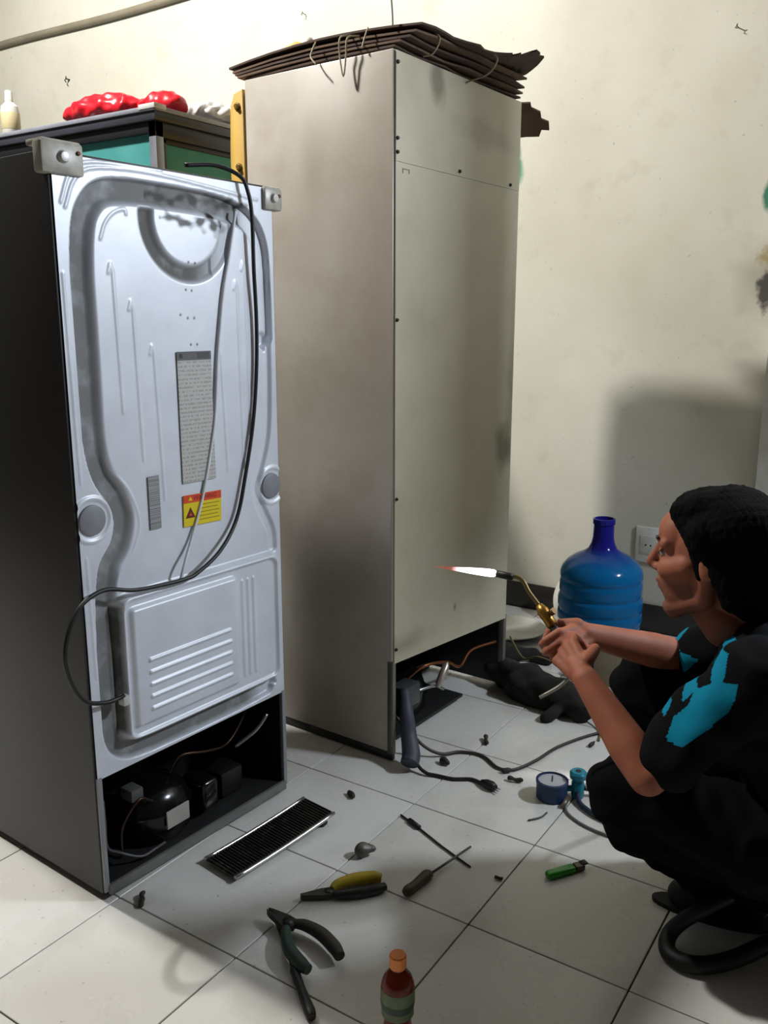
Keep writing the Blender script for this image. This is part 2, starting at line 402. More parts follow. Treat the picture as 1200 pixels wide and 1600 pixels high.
# mould left along the arch top
rn = wave(3, 60, 1.0)(np.c_[U.ravel(), Z.ravel(), 0 * U.ravel()]).reshape(U.shape); rn2 = wave(5, 170, 1.0)(np.c_[U.ravel(), Z.ravel(), 0 * U.ravel()]).reshape(U.shape)
MO = np.clip(1.25 - np.abs(Z - (1.694 + 0.010 * (rn - 0.2))) / 0.010 + 0.6 * rn2, 0, 1) * (U > 0.285) * (U < 0.495)
MO = np.maximum(MO, np.clip(1.1 - np.abs(Z - 1.742 - 0.006 * rn) / 0.013 + 0.5 * rn2, 0, 1) * (U > 0.26) * (U < 0.585) * 0.75)
MO = np.maximum(MO, np.clip(1.0 - np.hypot((U - 0.46) / 0.05, (Z - 1.682) / 0.022) + 0.4 * rn2, 0, 1))
for a, b in ((295, 410), (305, 411), (289, 453), (298, 454), (279, 492), (290, 497), (300, 497), (293, 539), (303, 539)):    # pin holes
    pu, pz = 0.376 + (a - 297) * 0.0021, 1.549 - (b - 437) * 0.00157
    MO = np.maximum(MO, np.clip(1.6 - np.hypot(U - pu, Z - pz) / 0.0028, 0, 1))
idx = np.arange(NU * NZ).reshape(NZ, NU)
faces = np.stack([idx[:-1, :-1], idx[:-1, 1:], idx[1:, 1:], idx[1:, :-1]], -1).reshape(-1, 4)
me = bpy.data.meshes.new('back_panel'); me.from_pydata(np.c_[H.ravel(), U.ravel(), Z.ravel()].tolist(), [], faces.tolist())
me.polygons.foreach_set('use_smooth', [True] * len(me.polygons)); set_attr(me, 'shade_grime', G.ravel()); set_attr(me, 'mould', MO.ravel())
nb = NB('silver_pressed_steel')
c = nb.mix(nb.ramp(nb.noise(6), 0.3, 0.7), rgb((200, 204, 213)), rgb((214, 218, 227)))
c = nb.mix(nb.math('MULTIPLY', nb.ramp(nb.noise(25, 6), 0.5, 0.8), 0.10), c, rgb((160, 160, 160)))
gr = nb.math('MULTIPLY', nb.attr('shade_grime'), nb.ramp(nb.noise(16, 5), -0.3, 0.5))
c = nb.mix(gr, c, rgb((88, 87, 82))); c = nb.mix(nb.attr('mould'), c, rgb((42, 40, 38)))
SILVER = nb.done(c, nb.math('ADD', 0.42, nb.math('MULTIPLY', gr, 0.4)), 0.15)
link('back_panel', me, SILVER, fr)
# plugs, stickers
for cu_, cz in ((0.040, 0.990), (0.642, 0.983)):
    lathe('plug', [(0, 0.0058), (0.030, 0.0055), (0.036, 0.003), (0.037, -0.002)], M('grey_plug', (128, 130, 136), 0.55), fr, 28,
          basis((0.002, cu_, cz), (0, 1, 0), (0, 0, 1)))
nb = NB('spec_sheet_print')
tc = nb.n('ShaderNodeTexCoord'); sp = nb.n('ShaderNodeSeparateXYZ'); nb.l(tc.outputs['Object'], sp.inputs[0])
zl = sp.outputs['Z']
row = nb.math('GREATER_THAN', nb.math('FRACT', nb.math('MULTIPLY', zl, 95)), 0.55)
mp = nb.n('ShaderNodeMapping'); mp.inputs['Scale'].default_value = (1, 150, 95); nb.l(tc.outputs['Object'], mp.inputs[0])
nz = nb.n('ShaderNodeTexNoise'); nz.inputs['Scale'].default_value = 1.0; nb.l(mp.outputs[0], nz.inputs['Vector'])
word = nb.math('MULTIPLY', row, nb.math('GREATER_THAN', nz.outputs['Fac'], 0.47))
c = nb.mix(nb.math('MULTIPLY', word, 0.45), rgb((176, 174, 170)), rgb((100, 98, 96)))
PRINT = nb.done(c, 0.5)
def sticker(name, u0, u1, z0, z1, mat, label, tilt=0.0, x=0.0035):
    m = basis((x, (u0 + u1) / 2, (z0 + z1) / 2), (0, math.cos(tilt), math.sin(tilt)), (0, -math.sin(tilt), math.cos(tilt)))
    o = box(name, (-(u1 - u0) / 2, -(z1 - z0) / 2, -0.0008), ((u1 - u0) / 2, (z1 - z0) / 2, 0.0006), mat, fr, 0, 1, m)
    if label: o['label'] = label
    return o, m
sp_o, sp_m = sticker('specification_sticker', 0.317, 0.430, 1.036, 1.372, PRINT, 'tall grey printed specification sticker')
hd = box('sticker_header', (-0.0565, 0.146, 0.0006), (0.0565, 0.168, 0.0012), M('header_ink', (84, 84, 88), 0.5), sp_o, 0, 1, sp_m)
box('header_mark', (-0.050, 0.152, 0.0012), (-0.040, 0.163, 0.0016), M('print_black', (26, 24, 24), 0.5), sp_o, 0, 1, sp_m)
box('header_mark', (0.010, 0.150, 0.0012), (0.050, 0.165, 0.0016), M('header_ink_dark', (58, 58, 62), 0.5), sp_o, 0, 1, sp_m)
nb = NB('barcode_print'); tc = nb.n('ShaderNodeTexCoord'); sp = nb.n('ShaderNodeSeparateXYZ'); nb.l(tc.outputs['Object'], sp.inputs[0])
mp = nb.n('ShaderNodeMapping'); mp.inputs['Scale'].default_value = (0, 0, 420); nb.l(tc.outputs['Object'], mp.inputs[0])
nz = nb.n('ShaderNodeTexNoise'); nz.inputs['Scale'].default_value = 1; nb.l(mp.outputs[0], nz.inputs['Vector'])
BAR = nb.done(nb.mix(nb.ramp(nz.outputs['Fac'], 0.42, 0.5), rgb((70, 70, 72)), rgb((150, 150, 152))), 0.5)
sticker('barcode_sticker', 0.206, 0.240, 0.935, 1.070, BAR, 'narrow dark barcode sticker', 0)
YEL = M('warning_yellow', (212, 190, 28), 0.45, 0, 0.04); REDO = M('warning_red', (206, 66, 34), 0.45, 0, 0.04); INK = M('print_black', (26, 24, 24), 0.5)
wa, wm = sticker('warning_sticker', 0.314, 0.445, 0.920, 1.003, YEL, 'yellow warning sticker with red heading strip', R(-1.5))
box('heading_strip', (-0.0655, 0.0205, 0.0006), (0.0655, 0.0415, 0.0012), REDO, wa, 0, 1, wm)
def sticker_text(s, size, cx, cy, mat, parent, m, zz=0.0012):
    me_ = text_mesh(s, size, 'lettering'); me_.transform(m @ Matrix.Translation((cx, cy, zz))); return link('lettering', me_, mat, parent)
sticker_text('WARNING', 0.0165, 0.008, 0.031, M('print_brown', (84, 26, 16), 0.5), wa, wm)
def tri_sign(cx, cy, r, mat, z0, name):
    return prism(name, [(cx + r * math.cos(R(a)), cy + r * math.sin(R(a))) for a in (90, 210, 330)], z0, z0 + 0.0005, mat, wa, wm)
tri_sign(-0.043, 0.0300, 0.008, YEL, 0.0012, 'warning_triangle')
tri_sign(-0.043, -0.010, 0.019, M('print_brown', (84, 26, 16), 0.5), 0.0006, 'warning_triangle')
tri_sign(-0.043, -0.0105, 0.007, REDO, 0.0011, 'warning_triangle')
bm = bmesh.new()
for k in range(5): add_box(bm, (-0.012, 0.010 - 0.010 * k, 0.0006), (0.058 - 0.006 * (k % 2), 0.0125 - 0.010 * k, 0.0008), 0, 1, 0, wm)
fin(bm, 'printed_lines', M('print_olive', (150, 128, 20), 0.5), wa)
# cloudy plastic corner pieces at the top
CLOUD = M('cloudy_plastic', (176, 172, 160), 0.35, 0, 0.2, 30)
def corner_piece(y0, y1, z0, z1, lab):
    bm = bmesh.new(); add_box(bm, (-0.022, y0, z0), (0.012, y1, z1), 0.006, 2)
    add_box(bm, (-0.05, y0 + 0.004, z1 - 0.010), (0.010, y1 - 0.004, z1 + 0.003), 0.004, 2)
    o = fin(bm, 'corner_cover', CLOUD, fr, True, 40); o['label'] = lab
    lathe('boss', [(0, 0.009), (0.010, 0.008), (0.013, 0.0), (0.017, -0.002)], M('cloudy_plastic_rim', (200, 198, 190), 0.3), o, 20, basis((0.013, (y0 + y1) / 2, (z0 + z1) / 2 + 0.002), (0, 1, 0), (0, 0, 1)))
    lathe('screw', [(0, 0.004), (0.004, 0.003), (0.005, -0.001)], M('rusty_screw', (96, 60, 34), 0.6, 0.5), o, 12, basis((0.013, y1 - 0.014, z1 - 0.020), (0, 1, 0), (0, 0, 1)))
corner_piece(-0.026, 0.078, 1.755, 1.822, 'cloudy plastic corner cover with round boss')
corner_piece(0.640, 0.708, 1.742, 1.800, 'cloudy plastic corner cover')
# compressor bay
bm = bmesh.new()
add_box(bm, (-0.30, 0.014, 0.03), (-0.29, W1 - 0.014, 0.36)); add_box(bm, (-0.30, 0.0121, 0.03), (-0.01, 0.016, 0.34)); add_box(bm, (-0.30, W1 - 0.016, 0.03), (-0.01, W1 - 0.0121, 0.34))
add_box(bm, (-0.30, 0.014, 0.332), (-0.003, W1 - 0.014, 0.337))
fin(bm, 'compressor_bay', BLACK, fr)
box('base_tray', (-0.30, 0.012, 0.022), (0.004, W1 - 0.012, 0.034), M('base_tray_steel', (40, 40, 40), 0.5, 0.3), fr, 0.002)
box('tray_lip', (-0.004, 0.012, 0.012), (0.008, W1 - 0.012, 0.040), M('tray_lip_grey', (120, 120, 118), 0.5, 0.3), fr, 0.002)
for y in (0.05, W1 - 0.05):
    for x in (-0.05, -0.6): lathe('foot', [(0, 0), (0.022, 0), (0.022, 0.012), (0.010, 0.014), (0.010, 0.03), (0, 0.03)], BLACK, fr, 16, Matrix.Translation((x, y, 0)))
cp = lathe('compressor', [(0, 0.034), (0.088, 0.036), (0.098, 0.050), (0.100, 0.115), (0.106, 0.118), (0.106, 0.124), (0.099, 0.128), (0.090, 0.155), (0.065, 0.182), (0.03, 0.192), (0, 0.194)], BLACKGLOSS, fr, 40,
           Matrix.Translation((-0.125, 0.255, 0)) @ Matrix.Diagonal((1.0, 1.12, 1.0, 1)))
mm = basis((-0.020, 0.262, 0.108), (-0.02, 1, 0), (0, 0, 1))
cl = box('compressor_label', (-0.040, -0.026, -0.004), (0.040, 0.026, 0.001), M('white_label', (170, 168, 160), 0.5), cp, 0.001, 1, mm)
box('starter_cover', (-0.13, 0.365, 0.06), (-0.03, 0.425, 0.15), BLACKGLOSS, fr, 0.012, 3)
box('relay_box', (-0.10, 0.135, 0.19), (-0.05, 0.175, 0.225), M('grey_relay', (84, 84, 82), 0.4), fr, 0.005, 2, None)
tube('discharge_pipe', [(-0.10, 0.30, 0.19), (-0.08, 0.33, 0.24), (-0.07, 0.42, 0.22), (-0.09, 0.52, 0.20), (-0.1, 0.60, 0.26), (-0.1, 0.62, 0.33)], 0.004, M('dark_copper', (70, 50, 38), 0.4, 0.7), fr, 8, 8)
tube('suction_pipe', [(-0.05, 0.20, 0.17), (-0.04, 0.15, 0.20), (-0.05, 0.10, 0.14), (-0.05, 0.09, 0.06), (-0.10, 0.08, 0.05)], 0.004, M('dark_copper', (70, 50, 38), 0.4, 0.7), fr, 8, 8)
tube('condenser_pipe', [(-0.06, 0.52, 0.195), (-0.03, 0.58, 0.235), (-0.02, 0.62, 0.275)], 0.006, M('bare_aluminium', (170, 172, 176), 0.3, 0.9), fr, 8, 6)
box('fan_motor', (-0.16, 0.47, 0.04), (-0.07, 0.56, 0.12), BLACK, fr, 0.01, 2)
tube('wire_bundle', [(-0.04, 0.04, 0.25), (-0.02, 0.028, 0.20), (-0.02, 0.03, 0.13), (-0.04, 0.08, 0.08), (-0.02, 0.13, 0.05), (-0.02, 0.18, 0.048), (-0.03, 0.22, 0.042)], 0.004, M('grey_wire', (74, 74, 76), 0.5), fr, 6, 8)
# power cord draped over the back, and a thin grey lead
CORD = M('black_cord', (15, 15, 16), 0.5)
tube('power_cord', [(-0.050, 0.418, 1.831), (-0.020, 0.494, 1.837), (0.012, 0.548, 1.815), (0.022, 0.566, 1.777), (0.020, 0.580, 1.714), (0.016, 0.585, 1.584), (0.012, 0.593, 1.450), (0.010, 0.589, 1.312), (0.010, 0.570, 1.173), (0.012, 0.533, 1.034), (0.016, 0.489, 0.915), (0.032, 0.409, 0.843), (0.036, 0.323, 0.802), (0.036, 0.279, 0.795), (0.036, 0.196, 0.798), (0.036, 0.117, 0.806), (0.024, 0.045, 0.822), (0.028, -0.022, 0.804), (0.030, -0.062, 0.752), (0.030, -0.078, 0.687), (0.030, -0.065, 0.619), (0.030, -0.034, 0.568), (0.026, 0.021, 0.543), (0.024, 0.059, 0.539), (0.026, 0.079, 0.542)], 0.0055, CORD, fr, 8, 8)
tube('thin_lead', [(0.000, 0.540, 1.728), (0.005, 0.507, 1.614), (0.006, 0.483, 1.532), (0.006, 0.467, 1.450), (0.006, 0.451, 1.351), (0.006, 0.437, 1.219), (0.006, 0.424, 1.152), (0.006, 0.382, 1.003), (0.010, 0.332, 0.891), (0.028, 0.289, 0.834), (0.030, 0.271, 0.795)], 0.0042, M('grey_lead', (212, 214, 220), 0.5), fr, 8, 8)
pg = box('cable_clip', (0.008, 0.072, 0.515), (0.032, 0.092, 0.54), M('white_clip', (190, 190, 186), 0.4), fr, 0.003, 2)

# ================================================================== TALL CREAM CABINET FRIDGE (behind, right)
f2 = empty('display_refrigerator', (-1.458, 2.275, 0), R(-2.8), 'tall cream steel upright refrigerator with cardboard stacked on top', 'refrigerator')
W2, H2, D2 = 0.78, 2.20, 0.585
nb = NB('cream_steel_side')
c = nb.mix(nb.ramp(nb.noise(2.2, 5), 0.3, 0.7), rgb((164, 156, 144)), rgb((192, 187, 179)))
c = nb.mix(nb.math('MULTIPLY', nb.ramp(nb.noise(5, 7, 0.65), 0.52, 0.75), 0.35), c, rgb((150, 128, 98)))
for cc, rr, k in (((-0.05, 0, 1.6), (0.16, 1, 0.7), 0.35), ((-0.5, 0, 0.75), (0.10, 1, 0.25), 0.45), ((-0.25, 0, 0.15), (0.4, 1, 0.18), 0.4), ((-0.30, 0, 1.93), (0.06, 1, 0.16), 0.25)):
    c = nb.mix(nb.math('MULTIPLY', nb.spot(cc, rr, 0.9, 0.6, 5), k), c, rgb((140, 118, 90)))
CREAM_S = nb.done(c, 0.38, 0.1)
nb = NB('cream_steel_back')
c = nb.mix(nb.ramp(nb.noise(1.8, 5), 0.3, 0.7), rgb((178, 171, 148)), rgb((197, 191, 170)))
c = nb.mix(nb.math('MULTIPLY', nb.ramp(nb.noise(4, 7, 0.65), 0.5, 0.8), 0.3), c, rgb((150, 134, 104)))
for cc, rr, k in (((0, 0.22, 2.15), (1, 0.05, 0.10), 0.7), ((0, 0.70, 0.98), (1, 0.10, 0.10), 0.7), ((0, 0.378, 0.445), (1, 0.014, 0.022), 0.8), ((0, 0.76, 1.25), (1, 0.05, 0.4), 0.45), ((0, 0.55, 2.05), (1, 0.25, 0.06), 0.3), ((0, 0.06, 0.40), (1, 0.2, 0.05), 0.4)):
    c = nb.mix(nb.math('MULTIPLY', nb.spot(cc, rr, 0.8, 0.7, 9), k), c, rgb((92, 82, 66)))
CREAM_B = nb.done(c, 0.42, 0.05)
box('side_panel', (-D2, 0.0, 0.035), (0.0, 0.018, H2), CREAM_S, f2, 0.004)
box('side_panel', (-D2, W2 - 0.018, 0.035), (0.0, W2, H2), CREAM_S, f2, 0.004)
box('top_panel', (-D2, 0.018, H2 - 0.02), (0.0, W2 - 0.018, H2), CREAM_S, f2, 0.003)
def back_sheet(name, zl0, zl1, zt, x):
    bm = bmesh.new()
    add_prism(bm, [(0.006, zl0), (W2 - 0.012, zl1), (W2 - 0.012, zt), (0.006, zt)], 0.0, x, basis((0, 0, 0), (0, 1, 0), (0, 0, 1)))
    return fin(bm, name, CREAM_B, f2)
back_sheet('back_panel', 0.352, 0.296, 1.8995, 0.006)
back_sheet('upper_back_panel', 1.9005, 1.9005, H2 - 0.004, 0.0066)
for y, zz in ((0.012, 2.165), (0.012, 1.963), (0.012, 1.925), (0.358, 1.915), (0.70, 1.913), (0.012, 1.45), (0.012, 0.9), (0.012, 0.40)):
    lathe('screw', [(0, 0.006), (0.004, 0.005), (0.006, 0.0)], M('dark_screw', (52, 42, 34), 0.5, 0.4), f2, 12, basis((0.008, y, zz), (0, 1, 0), (0, 0, 1)))
bm = bmesh.new()
for a in ((0.040, 1.882, 0.075, 1.884), (0.040, 1.870, 0.042, 1.882), (0.073, 1.872, 0.075, 1.882)): add_box(bm, (0.0055, a[0], a[1]), (0.0075, a[2], a[3]))
fin(bm, 'stamped_mark', M('stamp_grey', (120, 112, 98), 0.5), f2)
box('rear_post', (-0.02, 0.0, 0.03), (0.004, 0.018, 0.36), M('post_grey', (120, 116, 106), 0.45, 0.2), f2, 0.002)
box('rear_post', (-0.02, W2 - 0.02, 0.0), (0.004, W2, 0.31), M('post_grey', (120, 116, 106), 0.45, 0.2), f2, 0.002)
bm = bmesh.new()
add_box(bm, (-0.40, 0.02, 0.02), (-0.39, W2 - 0.02, 0.38)); add_box(bm, (-0.40, 0.0185, 0.02), (-0.01, 0.022, 0.35)); add_box(bm, (-0.40, W2 - 0.022, 0.02), (-0.02, W2 - 0.0185, 0.3))
add_box(bm, (-0.40, 0.02, 0.37), (-0.01, W2 - 0.02, 0.38))
fin(bm, 'compressor_bay', BLACK, f2)
box('skirt', (-D2 + 0.01, 0.012, 0.0), (-0.35, W2 - 0.01, 0.036), BLACK, f2, 0.002)
box('base_beam', (-0.36, 0.006, 0.004), (-0.002, 0.022, 0.036), BLACK, f2, 0.002)
c2 = lathe('compressor', [(0, 0.03), (0.10, 0.032), (0.112, 0.05), (0.112, 0.12), (0.118, 0.124), (0.112, 0.13), (0.10, 0.17), (0.06, 0.2), (0, 0.205)], BLACKGLOSS, f2, 36, Matrix.Translation((-0.20, 0.30, 0)))
box('mounting_plate', (-0.36, 0.03, 0.02), (-0.06, 0.56, 0.032), M('base_tray_steel', (40, 40, 40), 0.5, 0.3), f2, 0.002)
tube('copper_pipe', [(-0.12, 0.26, 0.18), (-0.07, 0.30, 0.23), (-0.05, 0.42, 0.21), (-0.04, 0.5, 0.17), (-0.05, 0.6, 0.2), (-0.02, 0.74, 0.20)], 0.006, M('bare_copper', (150, 96, 60), 0.35, 0.8), f2, 8, 8)
tube('copper_pipe', [(-0.08, 0.20, 0.15), (-0.05, 0.26, 0.16), (-0.04, 0.33, 0.15), (-0.05, 0.4, 0.11)], 0.006, M('bare_aluminium', (170, 172, 176), 0.3, 0.9), f2, 8, 8)
lathe('filter_drier', [(0, -0.05), (0.006, -0.05), (0.014, -0.035), (0.014, 0.035), (0.006, 0.05), (0, 0.05)], M('pale_metal', (190, 178, 166), 0.35, 0.6), f2, 16, basis((-0.03, 0.36, 0.185), (0, 0.2, 1), (1, 0, 0)) @ Matrix.Rotation(R(60), 4, 'Y'))
box('terminal_box', (-0.10, 0.12, 0.13), (-0.03, 0.22, 0.21), M('grey_terminal', (66, 70, 72), 0.4), f2, 0.01, 2)
tube('drain_hose', [(-0.02, 0.10, 0.22), (0.02, 0.055, 0.17), (0.045, 0.035, 0.10), (0.075, 0.005, 0.052), (0.085, -0.02, 0.032)], [0.020, 0.024, 0.027, 0.031, 0.030], M('blue_grey_rubber', (58, 64, 76), 0.6), f2, 14, 6)
# yellow door seen edge-on past the side
YD = M('yellow_door', (206, 168, 84), 0.45, 0, 0.08, 6)
dr = prism('door', [(-D2 - 0.006, 0.10), (-D2 - 0.060, 0.10), (-D2 - 0.068, 0.16), (-D2 - 0.070, 1.98), (-D2 - 0.064, 2.12), (-D2 - 0.046, 2.165), (-D2 - 0.006, 2.175)], -0.004, W2, YD, f2, basis((0, 0, 0), (1, 0, 0), (0, 0, 1)) @ Matrix.Diagonal((1, 1, -1, 1)), 0.003)
dr['label'] = 'yellow door edge with bolts'
for zz in (2.125, 1.94, 1.865):
    lathe('bolt', [(0, 0.010), (0.007, 0.010), (0.009, 0.004), (0.013, 0.003), (0.013, 0)], M('brass_bolt', (150, 122, 62), 0.4, 0.6), dr, 8, basis((-D2 - 0.030, -0.004, zz), (1, 0, 0), (0, 0, 1)))

# ------------------------------------------------------------------ cardboard on top of it
CARD = M('brown_cardboard', (112, 88, 70), 0.85, 0, 0.22, 14)
CARD2 = M('dark_cardboard', (84, 64, 54), 0.85, 0, 0.22, 14)
def sheet(k, poly, z0, thick, bow, mat, label, droop=None):
    """corrugated sheet: two liners and a fluted core edge, gently bowed"""
    bm = bmesh.new(); b = bmesh.new()
    vs_ = [b.verts.new((x, y, 0)) for x, y in poly]; b.faces.new(vs_)
    bmesh.ops.triangulate(b, faces=b.faces); bmesh.ops.subdivide_edges(b, edges=b.edges[:], cuts=3, use_grid_fill=True)
    bmesh.ops.triangulate(b, faces=b.faces)
    ret = bmesh.ops.extrude_face_region(b, geom=b.faces[:])
    top = [g for g in ret['geom'] if isinstance(g, bmesh.types.BMVert)]
    for v in top: v.co.z += thick
    cx_ = sum(p[0] for p in poly) / len(poly)
    for v in b.verts:
        v.co.z += z0 + bow * (1 - ((v.co.x + 1.72) / 0.42) ** 2) * (1 if abs(v.co.x + 1.72) < 0.42 else 0) + 0.003 * math.sin(9 * v.co.y + k)
        if droop: v.co.z += droop(v.co.x, v.co.y)
    merge(bm, b)
    o = fin(bm, 'cardboard_sheet', mat); return tag(o, label, 'cardboard', 'cardboard sheets on the cream refrigerator')
def torn(p, q, n, amp):
    out = []
    for i in range(n):
        t = i / n; d = Vector((q[0] - p[0], q[1] - p[1])); nn = Vector((-d.y, d.x)).normalized()
        a = random.uniform(-amp, amp) if i else 0
        out.append((p[0] + d.x * t + nn.x * a, p[1] + d.y * t + nn.y * a))
    return out
SH = [(-2.06, 2.33, -1.47, 2.30, -1.42, 3.045, -2.05, 3.04, 2.2015, 'lowest cardboard sheet of the stack, lying on the steel top'),
      (-2.09, 2.325, -1.45, 2.30, -1.405, 3.03, -2.07, 3.03, 2.2125, 'second cardboard sheet from the bottom of the stack'),
      (-2.10, 2.325, -1.42, 2.305, -1.385, 3.00, -2.08, 3.01, 2.2235, 'third cardboard sheet from the bottom of the stack'),
      (-2.115, 2.33, -1.40, 2.305, -1.345, 2.93, -2.08, 2.99, 2.2345, 'second cardboard sheet from the top, its end ragged')]
for k, (a, b_, c_, d_, e, f_, g, h, z0, lab) in enumerate(SH):
    poly = [(a, b_)] + [(c_, d_)] + torn((c_, d_), (e, f_), 6, 0.012)[1:] + [(e, f_), (g, h)]
    sheet(k, poly, z0, 0.006, 0.010 + 0.004 * k, [CARD2, CARD][k % 2], lab)
sheet(7, [(-2.13, 2.33), (-1.75, 2.315), (-1.385, 2.31)] + torn((-1.385, 2.31), (-1.31, 2.70), 8, 0.014)[1:] + [(-1.30, 2.72), (-1.315, 2.735), (-1.29, 2.76), (-1.30, 2.775), (-1.27, 2.79), (-1.255, 2.80), (-1.258, 2.835), (-1.268, 2.845), (-1.262, 2.875), (-1.29, 2.90), (-1.33, 2.93), (-1.38, 2.96)] + torn((-1.38, 2.96), (-2.1, 2.98), 8, 0.02)[1:] + [(-2.1, 2.98)],
      2.2465, 0.006, 0.026, CARD2, 'topmost cardboard sheet, bowed with a torn right end', lambda x, y: 0.30 * max(0, x + 1.36) * min(1, max(0, y - 2.62) / 0.15))
sheet(8, [(-1.66, 3.06), (-1.44, 3.06), (-1.425, 3.075), (-1.40, 3.085), (-1.405, 3.105), (-1.378, 3.125), (-1.385, 3.15), (-1.362, 3.165), (-1.372, 3.195), (-1.40, 3.19), (-1.42, 3.215), (-1.47, 3.21), (-1.56, 3.21), (-1.64, 3.18)], 2.2015, 0.005, 0, CARD, 'torn cardboard flap drooping over the far right edge of the steel top',
      lambda x, y: -0.70 * max(0, y - 3.088)).location = (0, 0, 0.0)
STR = M('pale_string', (176, 164, 138), 0.7)
def string(name, pts, r, label, cat, mat=STR, grp=None):
    return tag(tube(name, pts, r, mat, None, 6, 5), label, cat, grp)
string('wire', [(-1.475, 2.30, 2.262), (-1.477, 2.30, 2.30), (-1.480, 2.298, 2.345)], 0.0028, 'thin grey wire standing up from the cardboard stack', 'wire', M('grey_wire_pale', (150, 148, 140), 0.5, 0.3))
string('string', [(-1.63, 2.315, 2.268), (-1.632, 2.262, 2.25), (-1.634, 2.262, 2.20), (-1.622, 2.262, 2.145), (-1.612, 2.262, 2.20), (-1.606, 2.262, 2.245), (-1.60, 2.315, 2.262)], 0.0025, 'pale string loop hanging down over the cream side panel', 'string')
string('string', [(-1.75, 2.30, 2.265), (-1.752, 2.285, 2.24), (-1.745, 2.268, 2.215), (-1.72, 2.262, 2.19)], 0.0025, 'pale string end left of the hanging loop', 'string')
string('string', [(-1.56, 2.30, 2.275), (-1.56, 2.283, 2.245), (-1.56, 2.268, 2.212)], 0.0025, 'pale string tied over the cardboard near its corner', 'string')
string('string', [(-1.395, 2.39, 2.262), (-1.378, 2.40, 2.24), (-1.40, 2.40, 2.205), (-1.43, 2.395, 2.20)], 0.0025, 'pale string round the overhanging cardboard corner', 'string')
string('string', [(-1.34, 2.66, 2.258), (-1.325, 2.665, 2.235), (-1.36, 2.67, 2.20), (-1.43, 2.665, 2.185), (-1.441, 2.66, 2.165)], 0.003, 'pale string hanging at the middle of the right cardboard edge', 'string')
me = blob_mesh([((0, 0, 0.015), 0.014, (0.05, 0.01, 0.02), 0.012), ((0.05, 0.01, 0.02), 0.012, (0.085, 0.0, 0.018), 0.016)], (), 0.005, 2, wave(11, 120, 0.003))
set_attr(me, 'tint', (coords(me)[:, 0] > 0.055).astype(float))
nb = NB('yellow_scrap'); YS = nb.done(nb.mix(nb.attr('tint'), rgb((206, 160, 62)), rgb((214, 206, 190))), 0.6)
o = link('crumpled_wrapper', me, YS); o.location = (-1.905, 2.36, 2.268); tag(o, 'crumpled yellow and white wrapper on top of the cardboard', 'wrapper')

# ================================================================== GLASS DISPLAY COUNTER BEHIND
cb = empty('display_counter', (-2.56, 2.40, 0), 0, 'dark framed display counter with teal glass behind the grey refrigerator', 'display case')
BW, BD, BH = 2.1, 0.56, 2.205
TOPM = M('dark_laminate', (62, 64, 72), 0.3); ALU = M('aluminium_profile', (150, 154, 164), 0.35, 0.6); RIM = M('pale_rim', (150, 154, 164), 0.4, 0.2)
box('top_board', (-BW, 0.0, BH - 0.045), (0.0, BD, BH - 0.004), TOPM, cb, 0.003)
box('top_edge_trim', (-BW, -0.006, BH - 0.014), (0.006, 0.0, BH + 0.002), RIM, cb, 0.002)
box('top_edge_trim', (0.0, -0.006, BH - 0.014), (0.006, BD, BH + 0.002), RIM, cb, 0.002)
box('corner_cap', (-0.075, -0.009, BH - 0.008), (0.009, 0.05, BH + 0.010), M('white_cap', (206, 206, 206), 0.4), cb, 0.002)
box('header_rail', (-BW, 0.012, BH - 0.085), (-0.012, 0.05, BH - 0.046), M('black_header', (34, 35, 38), 0.35), cb, 0.002)
box('header_rail', (-0.05, 0.012, BH - 0.100), (-0.012, BD, BH - 0.046), M('black_header', (34, 35, 38), 0.35), cb, 0.002)
for x, y in ((-0.05, 0.012), (-0.05, BD - 0.04), (-BW, 0.012), (-BW, BD - 0.04)): box('post', (x, y, 0.0), (x + 0.038, y + 0.038, BH - 0.046), ALU, cb, 0.003)
nb = NB('teal_glass'); nb.b.inputs['Transmission Weight'].default_value = 0.35; nb.b.inputs['IOR'].default_value = 1.2
TEAL = nb.done(nb.mix(nb.ramp(nb.noise(3), 0.3, 0.7), rgb((70, 150, 150)), rgb((110, 190, 186))), 0.12)
box('glass_pane', (-BW + 0.04, 0.028, 0.9), (-0.05, 0.034, BH - 0.085), TEAL, cb, 0)
gp = box('glass_pane', (-0.034, 0.05, 0.9), (-0.028, BD - 0.04, BH - 0.095), TEAL, cb, 0)
box('pane_gasket', (-0.036, 0.05, BH - 0.118), (-0.022, BD - 0.04, BH - 0.098), BLACK, cb, 0.003)
box('pane_gasket', (-0.036, 0.05, 0.9), (-0.022, 0.072, BH - 0.10), BLACK, cb, 0.003)
box('base_cupboard', (-BW, 0.012, 0.0), (-0.012, BD, 0.9), TOPM, cb, 0.004)
box('back_board', (-BW, BD - 0.012, 0.9), (-0.05, BD - 0.002, BH - 0.046), M('teal_board', (60, 120, 122), 0.6), cb, 0)
box('shelf', (-BW + 0.04, 0.05, 1.72), (-0.055, BD - 0.02, 1.732), M('pale_teal_shelf', (130, 200, 205), 0.3), cb, 0.001)
